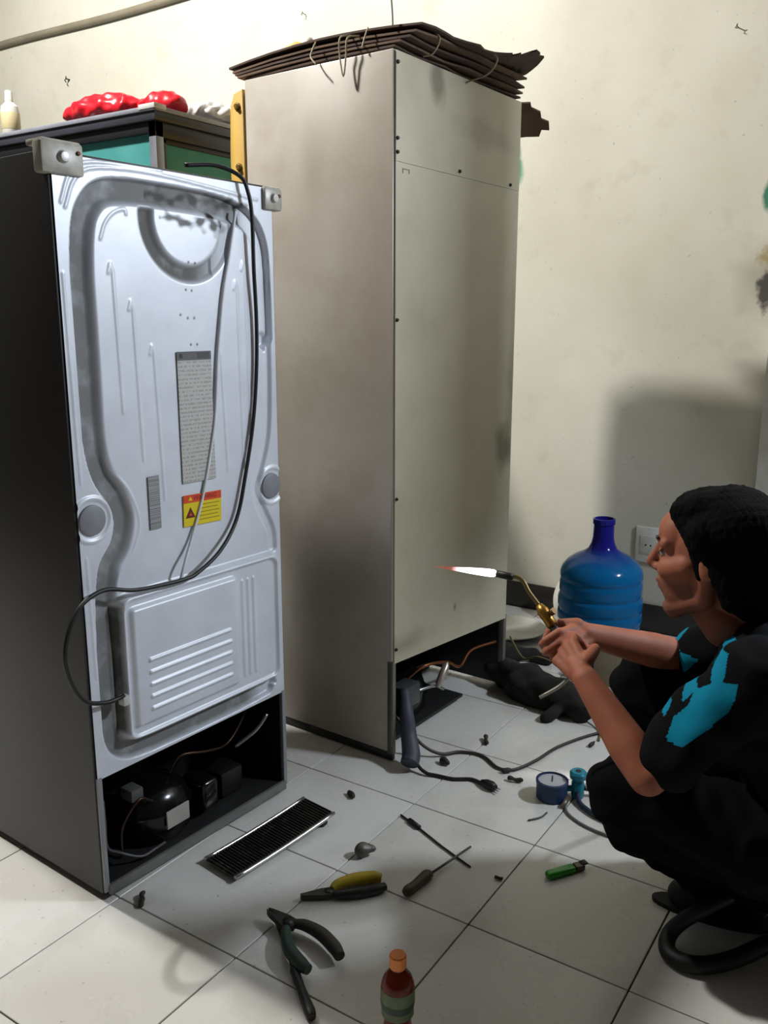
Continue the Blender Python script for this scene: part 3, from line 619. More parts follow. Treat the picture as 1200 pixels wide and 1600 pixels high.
# things on the counter
def crumple(name, size, loc, mat, label, cat, seed, rz=0.0, amp=0.02):
    me = blob_mesh([((-size[0] * .3, 0, size[2] * .4), size[2] * .42, (size[0] * .3, 0, size[2] * .38), size[2] * .36)], [(Matrix.Translation((0, 0, size[2] * .45)), (size[0] / 2, size[1] / 2, size[2] * .48))], 0.010, 1)
    f = wave(seed, 45, amp * 0.6); g = wave(seed + 1, 110, amp * 0.4)
    displace(me, lambda co: -np.abs(f(co)) * 1.3 + g(co))
    co = coords(me); co[:, 2] -= co[:, 2].min(); me.vertices.foreach_set('co', co.ravel()); me.update()
    o = link(name, me, mat); o.location = loc; o.rotation_euler = (0, 0, rz); return tag(o, label, cat)
REDP = M('red_plastic', (206, 30, 44), 0.28, 0, 0.08)
crumple('plastic_bag', (0.46, 0.20, 0.135), (-3.04, 2.58, BH + 0.003), REDP, 'large crumpled red plastic bag lying on the dark counter top', 'bag', 21, 0.0, 0.009)
crumple('plastic_bag', (0.20, 0.13, 0.115), (-2.725, 2.60, BH + 0.003), REDP, 'smaller peaked red plastic bag behind the counter corner', 'bag', 31, 0.35, 0.009)
nb = NB('clear_white_film'); nb.b.inputs['Transmission Weight'].default_value = 0.2
FILM = nb.done(rgb((226, 226, 224)), 0.3)
crumple('plastic_bag', (0.26, 0.20, 0.10), (-2.67, 2.83, BH + 0.003), FILM, 'flat white plastic bag at the right end of the counter', 'bag', 41, 1.2)
bt = empty('lotion_bottle', (-3.50, 2.47, BH + 0.0), 0.4, 'white plastic bottle with cream label at the far left of the counter', 'bottle')
lathe('body', [(0, 0), (0.034, 0), (0.038, 0.006), (0.038, 0.10), (0.034, 0.122), (0.020, 0.135), (0.017, 0.138), (0.017, 0.146), (0, 0.146)], M('white_plastic', (226, 224, 214), 0.35), bt, 28)
lathe('cap', [(0, 0.185), (0.013, 0.184), (0.015, 0.178), (0.017, 0.146), (0, 0.146)], M('white_cap_plastic', (230, 230, 226), 0.3), bt, 20)
lathe('bottle_label', [(0.0384, 0.03), (0.0388, 0.031), (0.0388, 0.095), (0.0384, 0.096)], M('cream_label', (206, 194, 150), 0.5), bt, 28)
# nails in the wall
for p, lab in (((-5.06, WY, 2.963), 'small dark bent nail in the upper left of the wall'), ((-3.13, WY, 3.02), 'small dark nail in the wall above the cardboard stack'), ((-0.93, WY, 2.60), 'small dark nail high on the right of the wall')):
    bm = bmesh.new(); s_ = 0.62 if p[0] < -4 else 0.3
    add_tube(bm, [(0, 0.02, 0), (0, -0.03, 0.002), (0.012 * s_, -0.034, 0.022 * s_)], 0.007 * s_, 6); add_tube(bm, [(0, -0.03, 0.0), (-0.018 * s_, -0.032, -0.006), (0.004, -0.034, -0.032 * s_)], 0.006 * s_, 6)
    o = fin(bm, 'wall_nail', M('dark_nail', (50, 48, 46), 0.5)); o.location = p; tag(o, lab, 'nail')
sk = empty('wall_socket', (-1.15, WY, 0.42), 0, 'white socket box on the wall between the blue jug and the man', 'socket')
box('faceplate', (-0.062, -0.012, -0.085), (0.062, 0.0, 0.085), WHITE_TRIM, sk, 0.004); box('socket_insert', (-0.04, -0.016, -0.045), (0.04, -0.010, 0.045), M('off_white', (214, 212, 204), 0.4), sk, 0.003)
for x in (-0.012, 0.012): lathe('pin_hole', [(0, 0.0006), (0.004, 0.0006), (0.004, 0)], BLACK, sk, 10, basis((x, -0.0165, 0.0), (1, 0, 0), (0, 0, 1)))

# ================================================================== WATER JUG AND THINGS BY THE WALL
jg = empty('water_jug', (-1.215, 3.57, 0), 0, 'large translucent blue water jug standing on the floor by the wall', 'jug')
def jug_mat(name, col, tr):
    nb = NB(name); nb.b.inputs['Transmission Weight'].default_value = tr; nb.b.inputs['IOR'].default_value = 1.3
    return nb.done(col, 0.12)
nb = NB('blue_polycarbonate'); nb.b.inputs['Transmission Weight'].default_value = 0.25; nb.b.inputs['IOR'].default_value = 1.25
tc = nb.n('ShaderNodeTexCoord'); sp = nb.n('ShaderNodeSeparateXYZ'); nb.l(tc.outputs['Object'], sp.inputs[0])
JUG = nb.done(nb.mix(nb.ramp(sp.outputs['Z'], 0.43, 0.50), rgb((16, 108, 168)), rgb((34, 34, 138))), 0.14)
prof = [(0, 0.0), (0.115, 0.0), (0.130, 0.012), (0.134, 0.03)]
for zz in np.linspace(0.04, 0.315, 56):
    g = 0.0
    for zc in (0.075, 0.125, 0.19, 0.245, 0.30): g += 0.0035 * math.exp(-((zz - zc) / 0.007) ** 2)
    prof.append((0.135 - g + (0.003 if zz > 0.15 and zz < 0.24 else 0), zz))
prof += [(0.134, 0.328), (0.128, 0.345), (0.112, 0.366), (0.088, 0.384), (0.062, 0.398), (0.046, 0.412), (0.038, 0.432), (0.034, 0.452), (0.0325, 0.50), (0.036, 0.502), (0.036, 0.520), (0.030, 0.522), (0.028, 0.50), (0.028, 0.45), (0.05, 0.40), (0.1, 0.37), (0.126, 0.33), (0.129, 0.03), (0.11, 0.008), (0, 0.006)]
lathe('jug_body', [(r_ * 1.30, z_ * 1.20) for r_, z_ in prof], JUG, jg, 48, None, 60)
ld = empty('round_lid', (-1.43, 3.905, 0), 0, 'round white plastic lid leaning on the wall behind the blue jug', 'lid')  # a round white lid propped against the wall
lm = Matrix.Translation((0.03, 0, 0.135)) @ Matrix.Rotation(R(-20), 4, 'X') @ Matrix.Rotation(R(90), 4, 'X') @ Matrix.Rotation(0, 4, 'Z')
lathe('disc', [(0, 0.012), (0.110, 0.012), (0.118, 0.018), (0.140, 0.018), (0.160, 0.008), (0.163, -0.006), (0.158, -0.008), (0.150, 0.0), (0, 0.002)], M('white_plastic', (226, 224, 214), 0.35), ld, 48, lm)
lathe('grip_ring', [(0.066, 0.012), (0.070, 0.020), (0.078, 0.020), (0.082, 0.012)], M('white_plastic', (226, 224, 214), 0.35), ld, 40, lm)
pl = empty('white_plate', (-1.66, 3.63, 0), 0, 'shallow white plate on the floor behind the cream refrigerator', 'plate')
lathe('plate_body', [(0, 0.004), (0.09, 0.004), (0.10, 0.0), (0.105, 0.004), (0.165, 0.030), (0.168, 0.033), (0.164, 0.036), (0.10, 0.012), (0, 0.010)], M('white_enamel', (232, 231, 226), 0.25), pl, 44)
box_ = empty('beige_box', (-1.06, 3.33, 0), R(12), 'small beige carton standing just in front of the blue jug', 'box')
box('carton', (-0.075, -0.05, 0), (0.075, 0.05, 0.155), M('beige_board', (150, 138, 112), 0.8), box_, 0.003)
prism('flap', [(-0.073, 0), (0.073, 0), (0.068, 0.045), (-0.066, 0.042)], 0, 0.003, M('beige_board', (150, 138, 112), 0.8), box_, Matrix.Translation((0, -0.05, 0.155)) @ Matrix.Rotation(R(35), 4, 'X'))
me = blob_mesh([((-0.13, 0, 0.035), 0.035, (0.10, 0.02, 0.032), 0.03), ((0.06, 0.02, 0.03), 0.026, (0.17, -0.01, 0.026), 0.022)], [(Matrix.Translation((-0.05, 0.01, 0.04)), (0.10, 0.07, 0.042))], 0.008, 1, wave(51, 70, 0.006))
o = link('black_cloth', me, M('black_cloth', (24, 23, 22), 0.9)); o.location = (-1.52, 3.32, -0.004); o.rotation_euler = (0, 0, R(20)); tag(o, 'black bundled cloth on the floor in front of the white plate', 'cloth')
me = blob_mesh([((-0.22, 0.05, 0.06), 0.055, (-0.08, 0.02, 0.065), 0.065), ((-0.08, 0.02, 0.065), 0.065, (0.08, 0.0, 0.062), 0.062), ((0.08, 0, 0.062), 0.060, (0.19, -0.03, 0.045), 0.046), ((0.12, -0.04, 0.03), 0.025, (0.105, -0.13, 0.018), 0.017), ((-0.05, 0.05, 0.05), 0.05, (0.10, 0.06, 0.04), 0.04)],
               [(Matrix.Translation((0, 0.0, 0.05)), (0.19, 0.075, 0.07))], 0.008, 1, wave(61, 60, 0.008))
o = link('rag_bundle', me, M('black_rag', (28, 26, 22), 0.95, 0, 0.2, 30, 0.4)); o.location = (-1.232, 2.985, 0.0); o.rotation_euler = (0, 0, R(-8)); tag(o, 'thick black rag bundle on the floor beside the cream refrigerator', 'rag')

# ================================================================== FLOOR CLUTTER
string('thin_hose', [(-1.42, 3.10, 0.20), (-1.36, 3.10, 0.12), (-1.28, 3.06, 0.155), (-1.18, 3.03, 0.15), (-1.05, 2.98, 0.11), (-0.99, 2.93, 0.035), (-0.95, 2.87, 0.006), (-0.93, 2.80, 0.005)], 0.004, 'thin olive hose lying over the black rag bundle', 'hose', M('olive_hose', (104, 98, 62), 0.5))
string('power_cable', [(-1.52, 2.34, 0.16), (-1.44, 2.355, 0.09), (-1.39, 2.37, 0.04), (-1.34, 2.40, 0.012), (-1.295, 2.46, 0.006), (-1.22, 2.475, 0.006), (-1.14, 2.43, 0.006), (-1.09, 2.45, 0.006), (-1.055, 2.55, 0.006), (-1.03, 2.68, 0.006), (-0.965, 2.83, 0.006), (-0.90, 2.90, 0.006), (-0.78, 2.93, 0.006)], 0.0055, 'dark brown power cable curving over the tiles towards the man', 'cable', M('dark_brown_cable', (58, 46, 40), 0.5))
pc = empty('plug_lead', (0, 0, 0), 0, 'short black lead with a plug lying right of the rubber hose', 'cable')
tube('lead', [(-1.40, 2.30, 0.10), (-1.36, 2.275, 0.03), (-1.32, 2.265, 0.010), (-1.285, 2.275, 0.006), (-1.23, 2.285, 0.006), (-1.18, 2.315, 0.006), (-1.135, 2.308, 0.008)], 0.006, CORD, pc, 8, 8)
tube('plug_body', [(-1.14, 2.309, 0.012), (-1.12, 2.306, 0.014), (-1.098, 2.300, 0.015), (-1.085, 2.296, 0.013)], [0.008, 0.014, 0.015, 0.011], CORD, pc, 12)
for s_ in (-1, 1): tube('pin', [(-1.087, 2.297 + 0.006 * s_, 0.013), (-1.068, 2.291 + 0.006 * s_, 0.013)], 0.0022, ALU, pc, 8)
# blue pressure gauge with teal valve and hoses
gg = empty('pressure_gauge', (-0.925, 2.365, 0), R(20), 'round blue pressure gauge lying face up beside its teal valve', 'gauge')
lathe('case', [(0, 0.0), (0.044, 0.0), (0.048, 0.004), (0.048, 0.050), (0.050, 0.052), (0.050, 0.060), (0.044, 0.062), (0.043, 0.054), (0, 0.054)], M('navy_rubber', (24, 52, 92), 0.45), gg, 36)
dl = lathe('dial', [(0, 0.056), (0.043, 0.056), (0.043, 0.0545), (0, 0.0545)], M('grey_dial', (176, 176, 182), 0.3), gg, 32)
box('needle', (-0.002, -0.006, 0.0562), (0.002, 0.030, 0.0575), INK, gg, 0)
va = empty('valve', (0, 0, 0)); va.parent = gg
TEALM = M('teal_metal', (22, 128, 152), 0.35, 0.2)
bm = bmesh.new(); add_lathe(bm, [(0, 0), (0.018, 0), (0.020, 0.01), (0.020, 0.05), (0.016, 0.056), (0.016, 0.062), (0.026, 0.066), (0.027, 0.082), (0.022, 0.088), (0, 0.088)], 20, Matrix.Translation((0.078, 0.020, 0)))
add_tube(bm, [(0.040, 0.010, 0.03), (0.075, 0.019, 0.03)], 0.010, 10)
bpy.data.objects.remove(va)
va = fin(bm, 'valve', TEALM, gg, True, 40); va['label'] = 'teal valve body with hand wheel'
lathe('knob_hole', [(0, 0.001), (0.009, 0.001), (0.009, -0.002)], INK, va, 16, Matrix.Translation((0.078, 0.020, 0.088)))
HOSE = M('navy_hose', (30, 46, 66), 0.4)
tube('hose', [(0.078, 0.002, 0.02), (0.085, -0.03, 0.010), (0.105, -0.06, 0.009), (0.14, -0.095, 0.009), (0.20, -0.13, 0.009), (0.26, -0.15, 0.009)], 0.008, HOSE, gg, 10, 8)
tube('hose', [(0.096, 0.024, 0.03), (0.13, 0.034, 0.022), (0.19, 0.03, 0.012), (0.27, 0.01, 0.01)], 0.008, HOSE, gg, 10, 8)
lh = tube('capillary_hose', [(0.055, -0.012, 0.012), (0.045, -0.05, 0.006), (0.055, -0.095, 0.005), (0.10, -0.145, 0.005), (0.17, -0.185, 0.005), (0.23, -0.20, 0.005)], 0.004, M('grey_hose', (120, 120, 122), 0.5), gg, 8, 8)
tube('stem', [(0.05, -0.008, 0.012), (0.036, -0.062, 0.010)], [0.010, 0.007], M('grey_brass', (112, 104, 90), 0.4, 0.5), gg, 10)
# cigarette lighter
lg = empty('cigarette_lighter', (-0.737, 2.028, 0.0), math.atan2(2.082 - 1.98, -0.703 + 0.771), 'green cigarette lighter lying on the shaded tiles', 'lighter')
nb = NB('green_plastic'); nb.b.inputs['Transmission Weight'].default_value = 0.15; GREEN = nb.done(rgb((52, 160, 40)), 0.2)
bm = bmesh.new(); add_box(bm, (-0.068, -0.013, 0.001), (0.020, 0.013, 0.020), 0.007, 3); fin(bm, 'tank', GREEN, lg, True, 50)
box('metal_hood', (0.020, -0.0115, 0.002), (0.048, 0.0115, 0.019), M('lighter_metal', (90, 86, 82), 0.3, 0.8), lg, 0.003)
lathe('spark_wheel', [(0, -0.005), (0.006, -0.005), (0.006, 0.005), (0, 0.005)], M('lighter_wheel', (50, 48, 46), 0.4, 0.7), lg, 12, basis((0.046, 0, 0.018), (1, 0, 0), (0, 0, 1)))
box('thumb_lever', (0.040, -0.009, 0.016), (0.058, 0.009, 0.022), M('black_lever', (34, 30, 28), 0.4), lg, 0.002)
# finned plate on the floor
fp = empty('condenser_plate', (-1.581, 1.524, 0.0), math.atan2(0.37, 0.05) - R(90), 'black finned plate with bright bent edges lying by the grey refrigerator', 'plate')
bm = bmesh.new(); LP, WP = 0.375, 0.128
def arc(y): return 0.012 + 0.018 * (y / LP) ** 2
NYp = 16
for (x0, x1, dz) in ((0.004, WP - 0.004, 0.0),):
    ring = []
    for k in range(NYp + 1):
        y = LP * k / NYp
        ring.append([bm.verts.new((x, y, arc(y) + e)) for x, e in ((x0, 0), (x1, 0), (x1, 0.004), (x0, 0.004))])
    for a, b in zip(ring, ring[1:]):
        for q in range(4): bm.faces.new((a[q], a[(q + 1) % 4], b[(q + 1) % 4], b[q]))
    bm.faces.new(ring[0]); bm.faces.new(ring[-1])
nb = NB('dirty_black_fins'); PL = nb.done(nb.mix(nb.ramp(nb.noise(40, 6), 0.55, 0.72), rgb((56, 53, 48)), rgb((104, 100, 92))), 0.45, 0.3)
fin(bm, 'plate_sheet', PL, fp)
bm = bmesh.new()
for k in range(38):
    y = LP * (k + 0.5) / 38; add_box(bm, (0.010, y - 0.0012, arc(y) + 0.003), (WP - 0.010, y + 0.0012, arc(y) + 0.0085))
fo = fin(bm, 'fins', PL, fp); fo['kind'] = 'stuff'
for x in (0.0, WP): tube('bright_edge', [(x, LP * k / 12, arc(LP * k / 12) + 0.003) for k in range(13)], 0.0055, M('bright_aluminium', (214, 214, 212), 0.22, 0.9), fp, 8)
# yellow and black combination pliers (handles to the right)
yp = empty('pliers', (-1.262, 1.548, 0.0), math.atan2(1.70 - 1.548, -1.115 + 1.262), 'pliers with yellow and black sleeves lying in the shaded middle of the floor', 'pliers')
STEEL = M('dull_steel', (70, 68, 64), 0.4, 0.7)
bm = bmesh.new()
add_prism(bm, [(-0.005, -0.004), (0.05, -0.014), (0.075, -0.014), (0.085, 0), (0.075, 0.014), (0.05, 0.014), (-0.005, 0.004)], 0.004, 0.018); add_lathe(bm, [(0, 0.020), (0.011, 0.020), (0.012, 0.002), (0, 0.002)], 18, Matrix.Translation((0.068, 0, 0)))
fin(bm, 'jaws', STEEL, yp)
h1 = tube('handle', [(0.078, 0.010, 0.014), (0.095, 0.022, 0.017), (0.14, 0.030, 0.019), (0.19, 0.028, 0.019), (0.212, 0.022, 0.017)], [0.008, 0.013, 0.016, 0.016, 0.011], M('yellow_grip', (176, 152, 26), 0.45), yp, 12, 6); h1['label'] = 'yellow sleeved handle'
h2 = tube('handle', [(0.078, -0.010, 0.012), (0.10, -0.016, 0.013), (0.14, -0.020, 0.014), (0.19, -0.016, 0.014), (0.215, -0.008, 0.013)], [0.008, 0.012, 0.014, 0.014, 0.010], M('black_grip', (22, 21, 20), 0.5), yp, 12, 6); h2['label'] = 'black sleeved handle'
# dark old pliers in front
op = empty('pliers', (-1.287, 1.446, 0.011), math.atan2(1.40 - 1.446, -1.05 + 1.287), 'old dark pliers lying open left of the drink bottle', 'pliers')
bm = bmesh.new(); add_prism(bm, [(0, 0.0), (0.012, 0.006), (0.060, 0.019), (0.085, 0.021), (0.095, 0.0), (0.085, -0.018), (0.060, -0.016), (0.012, -0.010), (0, -0.006), (0.03, -0.002)], 0.006, 0.022)
add_lathe(bm, [(0, 0.026), (0.013, 0.026), (0.014, 0.004), (0, 0.004)], 18, Matrix.Translation((0.075, 0, 0)))
fin(bm, 'jaws', M('dark_steel', (46, 42, 37), 0.5, 0.5), op)
h = tube('handle', [(0.080, 0.010, 0.014), (0.11, 0.024, 0.017), (0.16, 0.030, 0.018), (0.215, 0.022, 0.017), (0.245, 0.012, 0.015)], [0.010, 0.014, 0.016, 0.016, 0.013], M('grimy_grip', (44, 38, 30), 0.6), op, 12, 6)
h = tube('handle', [(0.080, -0.010, 0.014), (0.11, -0.034, 0.015), (0.15, -0.056, 0.016), (0.20, -0.066, 0.015), (0.225, -0.066, 0.014)], [0.010, 0.014, 0.016, 0.016, 0.012], M('green_grip', (34, 56, 44), 0.55), op, 12, 6); h['label'] = 'dark green sleeved handle'
# screwdriver lying along
sd_ = empty('screwdriver', (0, 0, 0), 0, 'long dark screwdriver lying under the old pliers, pointing at the bottom edge', 'screwdriver')
tube('shank', [(-1.255, 1.438, 0.010), (-1.12, 1.336, 0.010)], 0.0045, M('dark_steel', (46, 42, 37), 0.5, 0.5), sd_, 10)
tube('grip', [(-1.125, 1.340, 0.012), (-1.11, 1.329, 0.013), (-1.06, 1.291, 0.014), (-1.01, 1.254, 0.014), (-0.995, 1.243, 0.013)], [0.006, 0.011, 0.010, 0.013, 0.009], M('black_grip', (22, 21, 20), 0.5), sd_, 12, 4)
# screwdriver bit / hand torch with wooden body
sb = empty('stubby_screwdriver', (0, 0, 0), 0, 'stubby brown handled screwdriver with long thin blade on the tiles', 'screwdriver')
tube('grip', [(-1.050, 1.700, 0.013), (-1.047, 1.712, 0.015), (-1.043, 1.745, 0.014), (-1.038, 1.790, 0.015), (-1.036, 1.806, 0.012)], [0.009, 0.014, 0.013, 0.016, 0.011], M('brown_grip', (74, 54, 34), 0.5), sb, 12, 4)
tube('blade', [(-1.036, 1.806, 0.012), (-1.008, 1.985, 0.006)], [0.0035, 0.003], M('grey_blade', (96, 94, 90), 0.4, 0.6), sb, 8)
wr = empty('thin_rod', (0, 0, 0), 0, 'thin dark rod with a black sleeve lying across a tile joint', 'rod')
tube('rod', [(-1.261, 2.018, 0.004), (-1.18, 1.988, 0.004), (-1.08, 1.945, 0.004), (-0.966, 1.903, 0.004)], 0.0028, M('dark_steel', (46, 42, 37), 0.5, 0.5), wr, 8)
tube('sleeve', [(-1.222, 2.004, 0.006), (-1.178, 1.987, 0.006)], 0.008, BLACK, wr, 10)
def scrap(name, x, y, s, mat, label, cat, seed, el=1.6):
    me = blob_mesh([((-s * el * .5, 0, s * .5), s * .5, (s * el * .5, 0, s * .45), s * .45)], (), s * 0.16, 1, wave(seed, 3.0 / s, s * 0.16))
    co = coords(me); co[:, 2] -= co[:, 2].min(); me.vertices.foreach_set('co', co.ravel()); me.update()
    o = link(name, me, mat); o.location = (x, y, 0.0003); o.rotation_euler = (0, 0, seed * 1.3); return tag(o, label, cat)
SCB = M('dark_scrap', (48, 44, 40), 0.7)
scrap('rubber_scrap', -1.426, 1.837, 0.020, SCB, 'small dark scrap just right of the finned plate', 'scrap', 1)
scrap('rubber_scrap', -1.449, 2.024, 0.018, SCB, 'small dark scrap on the tiles behind the finned plate', 'scrap', 2)
scrap('metal_nut', -1.238, 1.794, 0.034, M('dull_grey_scrap', (104, 100, 94), 0.5, 0.4), 'grey crumpled metal piece above the yellow pliers', 'scrap', 3, 1.0)
scrap('rubber_scrap', -1.259, 2.58, 0.016, SCB, 'small dark scrap nearest the cream refrigerator recess', 'scrap', 4, 2.4)
scrap('rubber_scrap', -1.058, 2.387, 0.016, SCB, 'small dark scrap left of the blue gauge', 'scrap', 5, 2.4)
scrap('rubber_scrap', -0.94, 2.761, 0.016, SCB, 'small dark scrap by the bend of the brown cable', 'scrap', 6, 1.8)
scrap('rubber_scrap', -1.305, 2.36, 0.018, SCB, 'small dark scrap between the rubber hose and the cable', 'scrap', 7, 1.4)
scrap('rubber_scrap', -1.108, 2.425, 0.016, SCB, 'small dark knot touching the brown cable', 'scrap', 8, 1.2)
scrap('rubber_scrap', -1.60, 1.32, 0.014, SCB, 'small black flake at the near corner of the grey refrigerator', 'scrap', 9, 3.0)
scrap('rubber_scrap', -0.88, 1.90, 0.010, SCB, 'tiny dark crumb right of the stubby screwdriver', 'scrap', 10, 1.6)
string('wire_offcut', [(-0.93, 2.20, 0.003), (-0.905, 2.235, 0.004), (-0.90, 2.27, 0.003)], 0.0028, 'short grey wire offcut below the blue gauge', 'wire', M('grey_wire', (74, 74, 76), 0.5))
# drink bottle
db = empty('drink_bottle', (-0.808, 1.285, 0), R(20), 'plastic bottle of red-brown tea with an orange cap', 'bottle')
nb = NB('tea_bottle_plastic'); nb.b.inputs['Transmission Weight'].default_value = 0.45; nb.b.inputs['IOR'].default_value = 1.33
TEA = nb.done(nb.mix(nb.ramp(nb.noise(8), 0.3, 0.7), rgb((120, 40, 22)), rgb((150, 58, 30))), 0.12)
lathe('bottle_body', [(0, 0.004), (0.020, 0.0), (0.029, 0.004), (0.032, 0.014), (0.032, 0.045), (0.0285, 0.060), (0.027, 0.075), (0.0275, 0.088), (0.031, 0.102), (0.0335, 0.118), (0.034, 0.145), (0.033, 0.158), (0.028, 0.172), (0.019, 0.184), (0.0145, 0.190), (0.0145, 0.198), (0, 0.198)], TEA, db, 36)
lathe('cap', [(0, 0.222), (0.015, 0.222), (0.0172, 0.219), (0.0175, 0.196), (0.0165, 0.194), (0, 0.194)], M('orange_cap', (226, 126, 46), 0.4), db, 28)
lm = lathe('bottle_label', [(0.0330, 0.090), (0.0325, 0.102), (0.0344, 0.118), (0.0347, 0.145), (0.0340, 0.150)], M('green_label', (92, 108, 70), 0.5, 0, 0.15, 40), db, 36)
lathe('label_band', [(0.0322, 0.101), (0.0349, 0.118), (0.0349, 0.122), (0.0342, 0.1225)], M('dark_green_band', (34, 52, 36), 0.5), lm, 36)
# thick black loop lying at the lower right
lp = tube('rubber_loop', [(-0.190, 2.200, 0.130), (-0.240, 2.110, 0.130), (-0.290, 2.030, 0.128), (-0.328, 1.977, 0.118), (-0.368, 1.933, 0.098), (-0.404, 1.911, 0.070), (-0.428, 1.895, 0.040), (-0.431, 1.868, 0.024), (-0.414, 1.838, 0.021), (-0.378, 1.829, 0.021), (-0.334, 1.850, 0.021), (-0.283, 1.900, 0.027), (-0.231, 1.989, 0.028), (-0.164, 2.095, 0.03)], [0.016, 0.016, 0.016, 0.017, 0.018, 0.019, 0.020, 0.020, 0.020, 0.020, 0.020], M('black_rubber', (20, 19, 19), 0.55), None, 14, 8)
tag(lp, 'thick black rubber loop lying on the tiles at the lower right', 'strap')
# __PERSON__
PATCHES = [
    ([(-0.405, 0.653), (-0.403, 0.687), (-0.376, 0.719), (-0.372, 0.743), (-0.338, 0.768), (-0.293, 0.774), (-0.296, 0.731), (-0.332, 0.689), (-0.371, 0.647)], 0, 1.74),
    ([(-0.452, 0.816), (-0.414, 0.833), (-0.417, 0.79), (-0.434, 0.76)], 0, 1.9), ([(-0.41, 0.766), (-0.366, 0.749), (-0.39, 0.718)], 0, 1.9),
    ([(-0.359, 0.812), (-0.322, 0.818), (-0.32, 0.767), (-0.344, 0.767)], 0, 1.9), ([(-0.296, 0.875), (-0.278, 0.905), (-0.25, 0.90), (-0.274, 0.862)], 0, 1.9),
    ([(-0.536, 0.752), (-0.484, 0.774), (-0.488, 0.729), (-0.510, 0.686), (-0.531, 0.683)], 1.95, 3), ([(-0.499, 0.675), (-0.449, 0.666), (-0.484, 0.621)], 1.95, 3),
    ([(-0.433, 0.715), (-0.414, 0.708), (-0.419, 0.685), (-0.43, 0.685)], 0, 1.9)]
# ================================================================== THE MAN
V = Vector
SKIN = None
nb = NB('brown_skin'); nb.b.inputs['Subsurface Weight'].default_value = 0.08; nb.b.inputs['Subsurface Radius'].default_value = (0.01, 0.004, 0.002)
SKIN = nb.done(nb.mix(nb.ramp(nb.noise(18), 0.3, 0.7), rgb((128, 74, 54)), nb.mix(nb.math('MULTIPLY', nb.attr('stubble'), 0.6), rgb((148, 88, 64)), rgb((56, 38, 32)))), 0.62, 0, 0.3)
FWD = V((-0.995, 0.03, -0.07)).normalized(); UP = V((-0.06, 0.02, 1)).normalized()
HS = 1.12; HM = basis((-0.405, 1.880, 0.962), FWD, UP.cross(FWD)) @ Matrix.Scale(HS, 4)        # x forward, y to his left, z up
def hp(x, y, z): return HM @ V((x, y, z))
caps, ells = [], []
def he(c_, r): ells.append((HM @ Matrix.Translation(c_), r))
def hc(a, ra, b, rb): caps.append((hp(*a), ra * HS, hp(*b), rb * HS))
he((-0.018, 0, 0.032), (0.100, 0.076, 0.088)); he((0.036, 0, -0.018), (0.060, 0.060, 0.086)); he((0.050, 0, 0.045), (0.046, 0.058, 0.048)); he((0.042, 0, -0.062), (0.050, 0.046, 0.052)); he((0.062, 0, -0.055), (0.036, 0.036, 0.036))
for s_ in (-1, 1):
    hc((0.062, 0.014 * s_, -0.100), 0.020, (0.0, 0.044 * s_, -0.072), 0.020); hc((0.0, 0.044 * s_, -0.072), 0.020, (-0.006, 0.056 * s_, -0.02), 0.018)
    hc((0.088, 0.012 * s_, 0.030), 0.011, (0.070, 0.046 * s_, 0.028), 0.012)
    hc((0.066, 0.036 * s_, -0.022), 0.024, (0.030, 0.052 * s_, -0.010), 0.022)
    hc((0.100, 0.011 * s_, -0.026), 0.0075, (0.092, 0.014 * s_, -0.026), 0.008)
    he((-0.014, 0.076 * s_, -0.004), (0.017, 0.008, 0.028))
hc((0.090, 0, 0.022), 0.009, (0.113, 0, -0.018), 0.0105); hc((0.108, 0, -0.024), 0.009, (0.090, 0, -0.030), 0.010)
hc((0.066, 0, -0.108), 0.020, (0.072, 0, -0.104), 0.019)
he((0.082, 0, -0.050), (0.018, 0.026, 0.016)); he((0.094, 0, -0.0505), (0.010, 0.021, 0.0055)); he((0.090, 0, -0.0625), (0.010, 0.019, 0.0062))
NECK = V((-0.300, 1.925, 0.815)); CHEST = V((-0.265, 1.935, 0.655)); PEL = V((-0.06, 1.97, 0.33))
caps.append((hp(-0.035, 0, -0.05), 0.056, NECK, 0.062)); hc((0.02, 0, -0.080), 0.032, (-0.03, 0, -0.13), 0.045)
NS, FS = V((-0.275, 1.752, 0.765)), V((-0.27, 2.105, 0.765))
caps += [(NECK - V((0, 0, 0.03)), 0.060, NS, 0.052), (NECK - V((0, 0, 0.03)), 0.060, FS, 0.052), (CHEST + V((0, -0.08, 0)), 0.09, CHEST + V((0, 0.08, 0)), 0.09),
         (CHEST, 0.11, PEL, 0.11), (NS, 0.055, CHEST, 0.09), (FS, 0.055, CHEST, 0.09)]
NE, FE = V((-0.440, 1.640, 0.555)), V((-0.505, 2.110, 0.640))
NW, FW = V((-0.604, 1.712, 0.699)), V((-0.668, 1.880, 0.735))
def mid(a, b, t): return a + (b - a) * t
for S_, E_, W_ in ((NS, NE, NW), (FS, FE, FW)):
    caps += [(S_, 0.055, mid(S_, E_, 0.5), 0.048), (mid(S_, E_, 0.5), 0.048, E_, 0.040), (E_, 0.040, mid(E_, W_, 0.3), 0.043), (mid(E_, W_, 0.3), 0.043, mid(E_, W_, 0.75), 0.033), (mid(E_, W_, 0.75), 0.033, W_, 0.028)]
NH, FH = V((-0.06, 1.88, 0.32)), V((-0.06, 2.07, 0.32))
NK, FK = V((-0.535, 1.805, 0.425)), V((-0.590, 2.075, 0.570))
NA, FA = V((-0.345, 2.075, 0.095)), V((-0.400, 2.230, 0.095))
for H_, K_, A_ in ((NH, NK, NA), (FH, FK, FA)):
    caps += [(H_, 0.08, K_, 0.055), (K_, 0.055, mid(K_, A_, 0.35), 0.055), (mid(K_, A_, 0.35), 0.055, A_, 0.036)]
FEET = []
